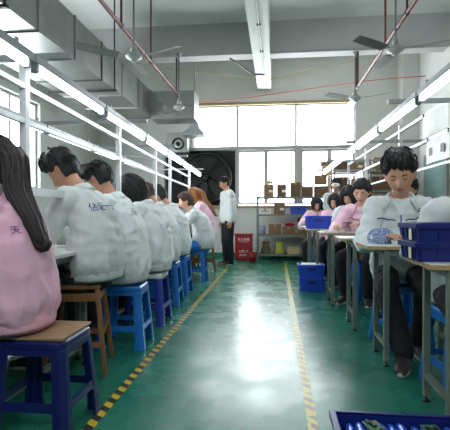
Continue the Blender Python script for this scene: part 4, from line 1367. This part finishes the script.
# printing on the white box
v, fc = text_geo('MG2A', .07); bm = bmesh.new(); vv = [bm.verts.new(V((p.x-.20, 9.545, p.y+1.06))) for p in v]
for f in fc: bm.faces.new([vv[i] for i in f])
bm.free()
cc = dup(c2, (.52, 9.70, 1.001), .0, 'blue crate on the second shelf between brown cartons', 'blue crates on the shelving')
t = thing('waste_bin', 'lilac-grey bin on the third shelf beside the shelving post', 'bin', (-.26, 9.70, .561))
bm = bmesh.new(); lathe(bm, [(.06, 0), (.075, .18), (.07, .18), (.055, .01)], 20); obj('bucket', bm, M['grey_bin'], t, smooth=True)
bm = bmesh.new(); lathe(bm, [(.073, .17), (.08, .175), (.08, .19), (.07, .19)], 20); obj('rim', bm, M['grey_bin'], t)
def lumpy(name, label, cat, loc, size, m, seed):
    bm = bmesh.new(); ell(bm, V((0, 0, size[2])), *size, nu=28, nv=18)
    for v in bm.verts:
        n_ = noise.noise(v.co*14+V((seed, 0, 0)))*.35+noise.noise(v.co*30+V((seed, 2, 0)))*.15
        v.co = V((v.co.x*(1+n_), v.co.y*(1+n_), v.co.z*(1+n_*.6)))
        v.co.z = max(.0, v.co.z)
    o = obj(name, bm, m, smooth=True); o.location = loc; return props(o, label, cat)
lumpy('red_cloth', 'crumpled red cloth lying on a carton on the third shelf', 'cloth', (.33, 9.70, .736), (.13, .12, .035), M['red_cloth'], 3)
lumpy('dark_bundle', 'dark lumpy bundle on the carton on the third shelf', 'bundle', (.66, 9.70, .756), (.14, .12, .09), M['chip'], 5)
def bag(label, loc, m, h):
    t = thing('plastic_bag', label, 'bag', loc)
    bm = bmesh.new(); rings = []
    for i in range(9):
        f = i/8; w = .095+.012*math.sin(f*7)-.015*f; d = .075*(1-.55*f*f)+.006
        rings.append([V((w*math.cos(2*PI*k/24)*(1+.05*math.sin(k*2.3+i)), d*math.sin(2*PI*k/24)*(1+.06*math.cos(k*1.7+i)), h*f)) for k in range(24)])
    loft(bm, rings); obj('sack', bm, m, t, smooth=True)
    bm = bmesh.new(); tube(bm, [V((-.04, 0, h-.01)), V((-.02, 0, h+.05)), V((.02, 0, h+.05)), V((.04, 0, h-.01))], .006, seg=6, sub=4); obj('handle', bm, m, t)
bag('yellow-green printed bag standing on the bottom shelf', (.12, 9.66, .141), M['yellow_bag'], .25)
bag('dull olive bag at the post end of the bottom shelf', (-.18, 9.70, .141), mat('olive_bag', (104, 100, 52), .6, var=.2), .26)

# ------------------------------------------------------------------ fire cabinet and red bucket
t = thing('fire_cabinet', 'red fire equipment cabinet with white lettering against the wall', 'cabinet', (-.655, 9.55, 0))
bm = bmesh.new(); box(bm, -.185, .185, -.13, .13, .02, .54); obj('body', bm, M['red'], t, bevel=.006)
bm = bmesh.new(); box(bm, -.20, .20, -.145, .145, .54, .585); obj('lid', bm, M['red'], t, bevel=.008)
bm = bmesh.new(); box(bm, -.16, .16, -.12, .12, 0, .02); obj('plinth', bm, M['chip'], t)
def flat_text(s, size, parent, x, y, z, m, name):
    v, fc = text_geo(s, size); b = bmesh.new(); vv = [b.verts.new(V((p.x+x, y, p.y+z))) for p in v]
    for f in fc:
        try: b.faces.new([vv[i] for i in f])
        except ValueError: pass
    return obj(name, b, m, parent)
flat_text('灭火器箱', .066, t, 0, -.1315, .455, M['white_ink'], 'lettering')
bm = bmesh.new(); box(bm, -.10, .10, -.1318, -.1310, .402, .408); obj('underline', bm, M['white_ink'], t)
flat_text('火警119', .062, t, 0, -.1315, .20, M['white_ink'], 'lettering')
bm = bmesh.new(); box(bm, -.09, .07, -.1318, -.1310, .125, .133); box(bm, -.09, .05, -.1318, -.1310, .105, .111); obj('underline', bm, M['white_ink'], t)
t = thing('red_bucket', 'small dark red bucket on the floor beside the fire cabinet', 'bucket', (-.455, 9.28, 0))
bm = bmesh.new(); lathe(bm, [(.075, .002), (.098, .2), (.092, .2), (.07, .012)], 22); obj('pail', bm, M['red'], t, smooth=True)
bm = bmesh.new(); tube(bm, [V((-.096, 0, .19)), V((-.06, -.02, .26)), V((.06, -.02, .26)), V((.096, 0, .19))], .005, seg=6, sub=5); obj('handle', bm, M['dark_metal'], t)
v, fc = text_geo('MG2', .07)
# printing on the white carton
for o in COL.objects:
    if o.get('label', '').startswith('white box with dark printing'):
        flat_text('M32A', .075, o, 0, -.1525, .06, M['ink'], 'printing')

# ------------------------------------------------------------------ small work on tables
t = thing('parts_tray', 'clear-looking tray of small parts on the table by the young man\'s arms', 'tray', (.90, 3.16, .822))
bm = bmesh.new(); P2 = lambda a, b, z: [V((-a, -b, z)), V((a, -b, z)), V((a, b, z)), V((-a, b, z))]
loft(bm, [P2(.07, .05, 0), P2(.08, .06, .03), P2(.074, .054, .03), P2(.066, .046, .006)]); obj('tray_body', bm, M['tabletop'], t)
for k in range(6):
    bm = bmesh.new(); lathe(bm, [(.009, .006), (.009, .03), (.004, .034)], 10, V((-.045+.018*k, .015*(k % 2)-.01, 0))); obj('component', bm, M['chip' if k % 2 else 'red_cloth'], t)
def paper(label, x, y, rz, n):
    bm = bmesh.new()
    for i in range(n):
        a = R.uniform(-.2, .2); q = [V((sx*.13*math.cos(a)-sy*.09*math.sin(a), sx*.13*math.sin(a)+sy*.09*math.cos(a), .003*i)) for sx, sy in ((-1,-1),(1,-1),(1,1),(-1,1))]
        loft(bm, [q, [p+V((0, 0, .002)) for p in q]])
    o = obj('paper_sheets', bm, M['paper']); o.location = (x, y, .823); o.rotation_euler = (0, 0, rz); props(o, label, 'paper')
paper('loose white sheets on the table of the woman with tied hair', .68, 5.10, .2, 5)
paper('loose white sheets on the table next to the small blue crate', .90, 6.05, .5, 4)

# ------------------------------------------------------------------ people (bench side, facing -x)
TJ = dict(table=.84)
person('long-haired woman in pink jacket seated on the board-topped navy stool', (-1.25, 2.02), 92, .48, s=1.04, lean=(2, 6, 12, 18), head=(0, 12, 0), jac='pink', jtrim='pink_trim', trou='trouser', hair=('long', 'hair_long'), skin='skin2',
       letters='天', lett_x=-.15, lett_h=.37, lett_size=.04, seed=3, near=True, longhair=dict(w=.074, x=-.05, end=.20), wide=1.0, **TJ)
person('seated man in grey jacket with a short thick black haircut on the wooden stool', (-1.20, 2.86), 84, .585, s=1.03, lean=(2, 10, 26, 36), head=(0, 40, 0), letters='佔记一天', lett_x=-.045, lett_h=.37, seed=8, near=True, hair=('fringe', 'hair'), **TJ)
person('man in pale jacket bending over behind the man on the wooden stool', (-1.20, 3.44), 88, .485, s=1.13, lean=(0, 8, 22, 34), head=(0, 36, 0), jac='jacket2', letters='天心一', lett_x=.0, lett_h=.39, seed=12, near=True, hair=('short', 'hair'), wide=1.04, **TJ)
person('worker with glossy black bob in pale jacket on the white-wrapped stool', (-1.15, 4.10), 86, .485, s=1.06, lean=(0, 6, 20, 38), head=(0, 42, 0), hk=1.06, jac='jacket2', letters='心天', lett_h=.30, seed=17, near=True, hair=('bob', 'hair'), **TJ)
person('brown-haired worker in white jacket mostly hidden by the bob-haired worker', (-1.24, 4.90), 88, .485, s=1.06, lean=(0, 8, 22, 40), head=(0, 40, 0), jac='jacket2', seed=21, hair=('short', 'hair_brown'), **TJ)
person('black-haired worker in white jacket bowed low, before the woman in profile', (-1.27, 5.66), 88, .485, s=1.06, lean=(0, 8, 24, 40), head=(0, 44, 0), jac='jacket2', letters='天', lett_h=.33, seed=24, hair=('fringe', 'hair'), **TJ)
person('brown-haired woman in profile in white jacket, hands raised at her work', (-1.08, 6.66), 106, .485, s=1.02, lean=(2, 18, 38, 30), head=(0, 14, 0), jac='jacket2', trou='bluecloth', seed=29, hair=('tied', 'hair_brown'), face=True, skin='skin2', hands={-1: (-.10, .40, 1.02), 1: (.10, .42, 1.0)}, **TJ)
person('tawny-haired woman in pink jacket next to the standing man', (-1.18, 7.62), 90, .585, s=1.02, lean=(0, 10, 22, 34), head=(0, 24, 0), jac='pinklight', jtrim='pink_trim', seed=33, hair=('long', 'hair_blond'), skin='skin2', longhair=dict(w=.06, end=.16), **TJ)
person('standing man in pale work jacket and black trousers looking down by the window', (-.90, 8.66), 118, 0, s=1.0, stand=True, lean=(0, 2, 6, 16), head=(0, 22, 0), jac='jacket2', seed=37, hair=('short', 'hair'), face=True, open_front=True)
# narrow-table side
person('worker in grey jacket cut off by the picture edge behind the navy crates', (1.15, 2.82), 178, .485, s=1.06, lean=(0, 10, 24, 34), head=(0, 30, 0), seed=41, hair=('short', 'hair'), near=True, hands={-1: (-.14, .21, .90), 1: (.12, .21, .90)}, face=True)
person('young man with fluffy black hair in pale jacket working at a narrow table', (1.0, 3.66), 168, .50, s=1.10, lean=(4, 12, 20, 24), head=(6, 24, 4), jac='jacket2', seed=45, near=True, hair=('fringe', 'hair'), face=True, open_front=True, stripe=True, hk=1.12,
       hands={-1: (-.12, .42, .875), 1: (.10, .42, .875)}, feet={-1: (-.12, .30, .09), 1: (.0, .62, .09)}, oversleeve=('floral', 'plaid'), wide=.98)
person('worker in grey jacket almost wholly hidden behind the young man', (1.36, 4.66), 160, .485, s=1.06, lean=(2, 12, 24, 34), head=(0, 24, 0), seed=49, hair=('short', 'hair'), hands={-1: (-.1, .46, .87), 1: (.30, .44, .87)})
person('woman in pink jacket with dark hair tied back, holding a small black tool', (1.12, 5.46), 152, .47, s=1.10, lean=(2, 12, 24, 30), head=(-6, 24, 0), jac='pinklight', jtrim='pink_trim', seed=53, hair=('tied', 'hair'), skin='skin2', face=True, near=True, stripe=True, open_front=True, hands={-1: (-.10, .42, .90), 1: (.22, .42, .88)})
person('black-haired worker in white jacket behind the woman with tied hair', (1.16, 6.50), 150, .485, s=1.06, lean=(2, 10, 22, 34), head=(0, 30, 0), jac='jacket2', seed=57, hair=('bob', 'hair'), skin='skin2', face=True)
person('long-haired woman in pink jacket with face turned down beside the light rack', (1.05, 7.34), 155, .485, s=.98, lean=(2, 12, 24, 30), head=(0, 22, 0), jac='pinklight', jtrim='pink_trim', seed=61, hair=('long', 'hair'), skin='skin2', face=True, longhair=dict(w=.08, end=.1))
person('long-haired woman in pink jacket seated nearest the steel shelving', (.81, 8.04), 160, .485, s=.97, lean=(2, 14, 26, 34), head=(-20, 32, 0), jac='pinklight', jtrim='pink_trim', seed=65, hair=('long', 'hair'), skin='skin2', face=True, longhair=dict(w=.08, end=.1))
person('standing worker with a white cap behind the light rack', (1.17, 8.52), 170, 0, s=.96, stand=True, lean=(0, 4, 12, 26), head=(0, 20, 0), jac='jacket', seed=69, hair=('short', 'hair'), cap='paper', face=True)
t = thing('hand_tool', 'small black pliers held by the pink-jacketed woman with tied hair', 'tool', (.86, 5.30, .92), .6)
bm = bmesh.new(); tube(bm, [V((-.012, -.06, 0)), V((-.016, 0, .005)), V((0, .04, 0))], .006, seg=8, sub=4); tube(bm, [V((.012, -.06, 0)), V((.016, 0, .005)), V((0, .04, 0))], .006, seg=8, sub=4); obj('handle', bm, M['chip'], t, smooth=True)
bm = bmesh.new(); bar(bm, (0, .035, 0), (0, .085, 0), .012, .008); obj('jaw', bm, M['dark_metal'], t)

# ------------------------------------------------------------------ light
w = bpy.data.worlds.new('World'); sc.world = w; w.use_nodes = True
bg = w.node_tree.nodes['Background']; bg.inputs['Color'].default_value = (.93, .97, 1, 1); bg.inputs['Strength'].default_value = 5.0
def area(name, loc, rot, sx, sy, e, col=(1, 1, 1), portal=False):
    l = bpy.data.lights.new(name, 'AREA'); l.shape = 'RECTANGLE'; l.size = sx; l.size_y = sy; l.energy = e; l.color = col
    if portal: l.cycles.is_portal = True
    o = bpy.data.objects.new(name, l); COL.objects.link(o); o.location = loc; o.rotation_euler = rot
    return o
area('window_daylight', (-.04, YB+.3, 2.4), (-PI/2, 0, 0), 3.8, 2.4, 1, portal=True)
area('window_daylight', (XL-.3, (LW[0]+LW[1])/2, (LW[2]+LW[3])/2), (0, -PI/2, 0), LW[3]-LW[2], LW[1]-LW[0], 1, portal=True)
area('window_daylight', ((FILL_WIN[0]+FILL_WIN[1])/2, YN-.3, (FILL_WIN[2]+FILL_WIN[3])/2), (PI/2, 0, 0), FILL_WIN[1]-FILL_WIN[0], FILL_WIN[3]-FILL_WIN[2], 1, portal=True)  # portal of the added fill window

# ------------------------------------------------------------------ camera
cam = bpy.data.cameras.new('camera'); co = bpy.data.objects.new('camera', cam); COL.objects.link(co)
cam.sensor_width = 36; cam.sensor_fit = 'HORIZONTAL'; cam.lens = 36*438/450
cam.clip_start = .05
co.location = (0, 0, 1.05)
co.rotation_euler = (PI/2-math.atan(3/438), 0, math.radians(6.4))
sc.camera = co
vs_ = sc.view_settings
sc.display_settings.display_device = 'sRGB'
vs_.view_transform = 'Standard'; vs_.look = 'None'; vs_.exposure = 1.95; vs_.gamma = 1.0; vs_.use_curve_mapping = False
try:
    sc.cycles.use_denoising = True
    sc.cycles.max_bounces = 8; sc.cycles.diffuse_bounces = 5; sc.cycles.transparent_max_bounces = 12
    sc.cycles.sample_clamp_indirect = 6.0
except Exception: pass
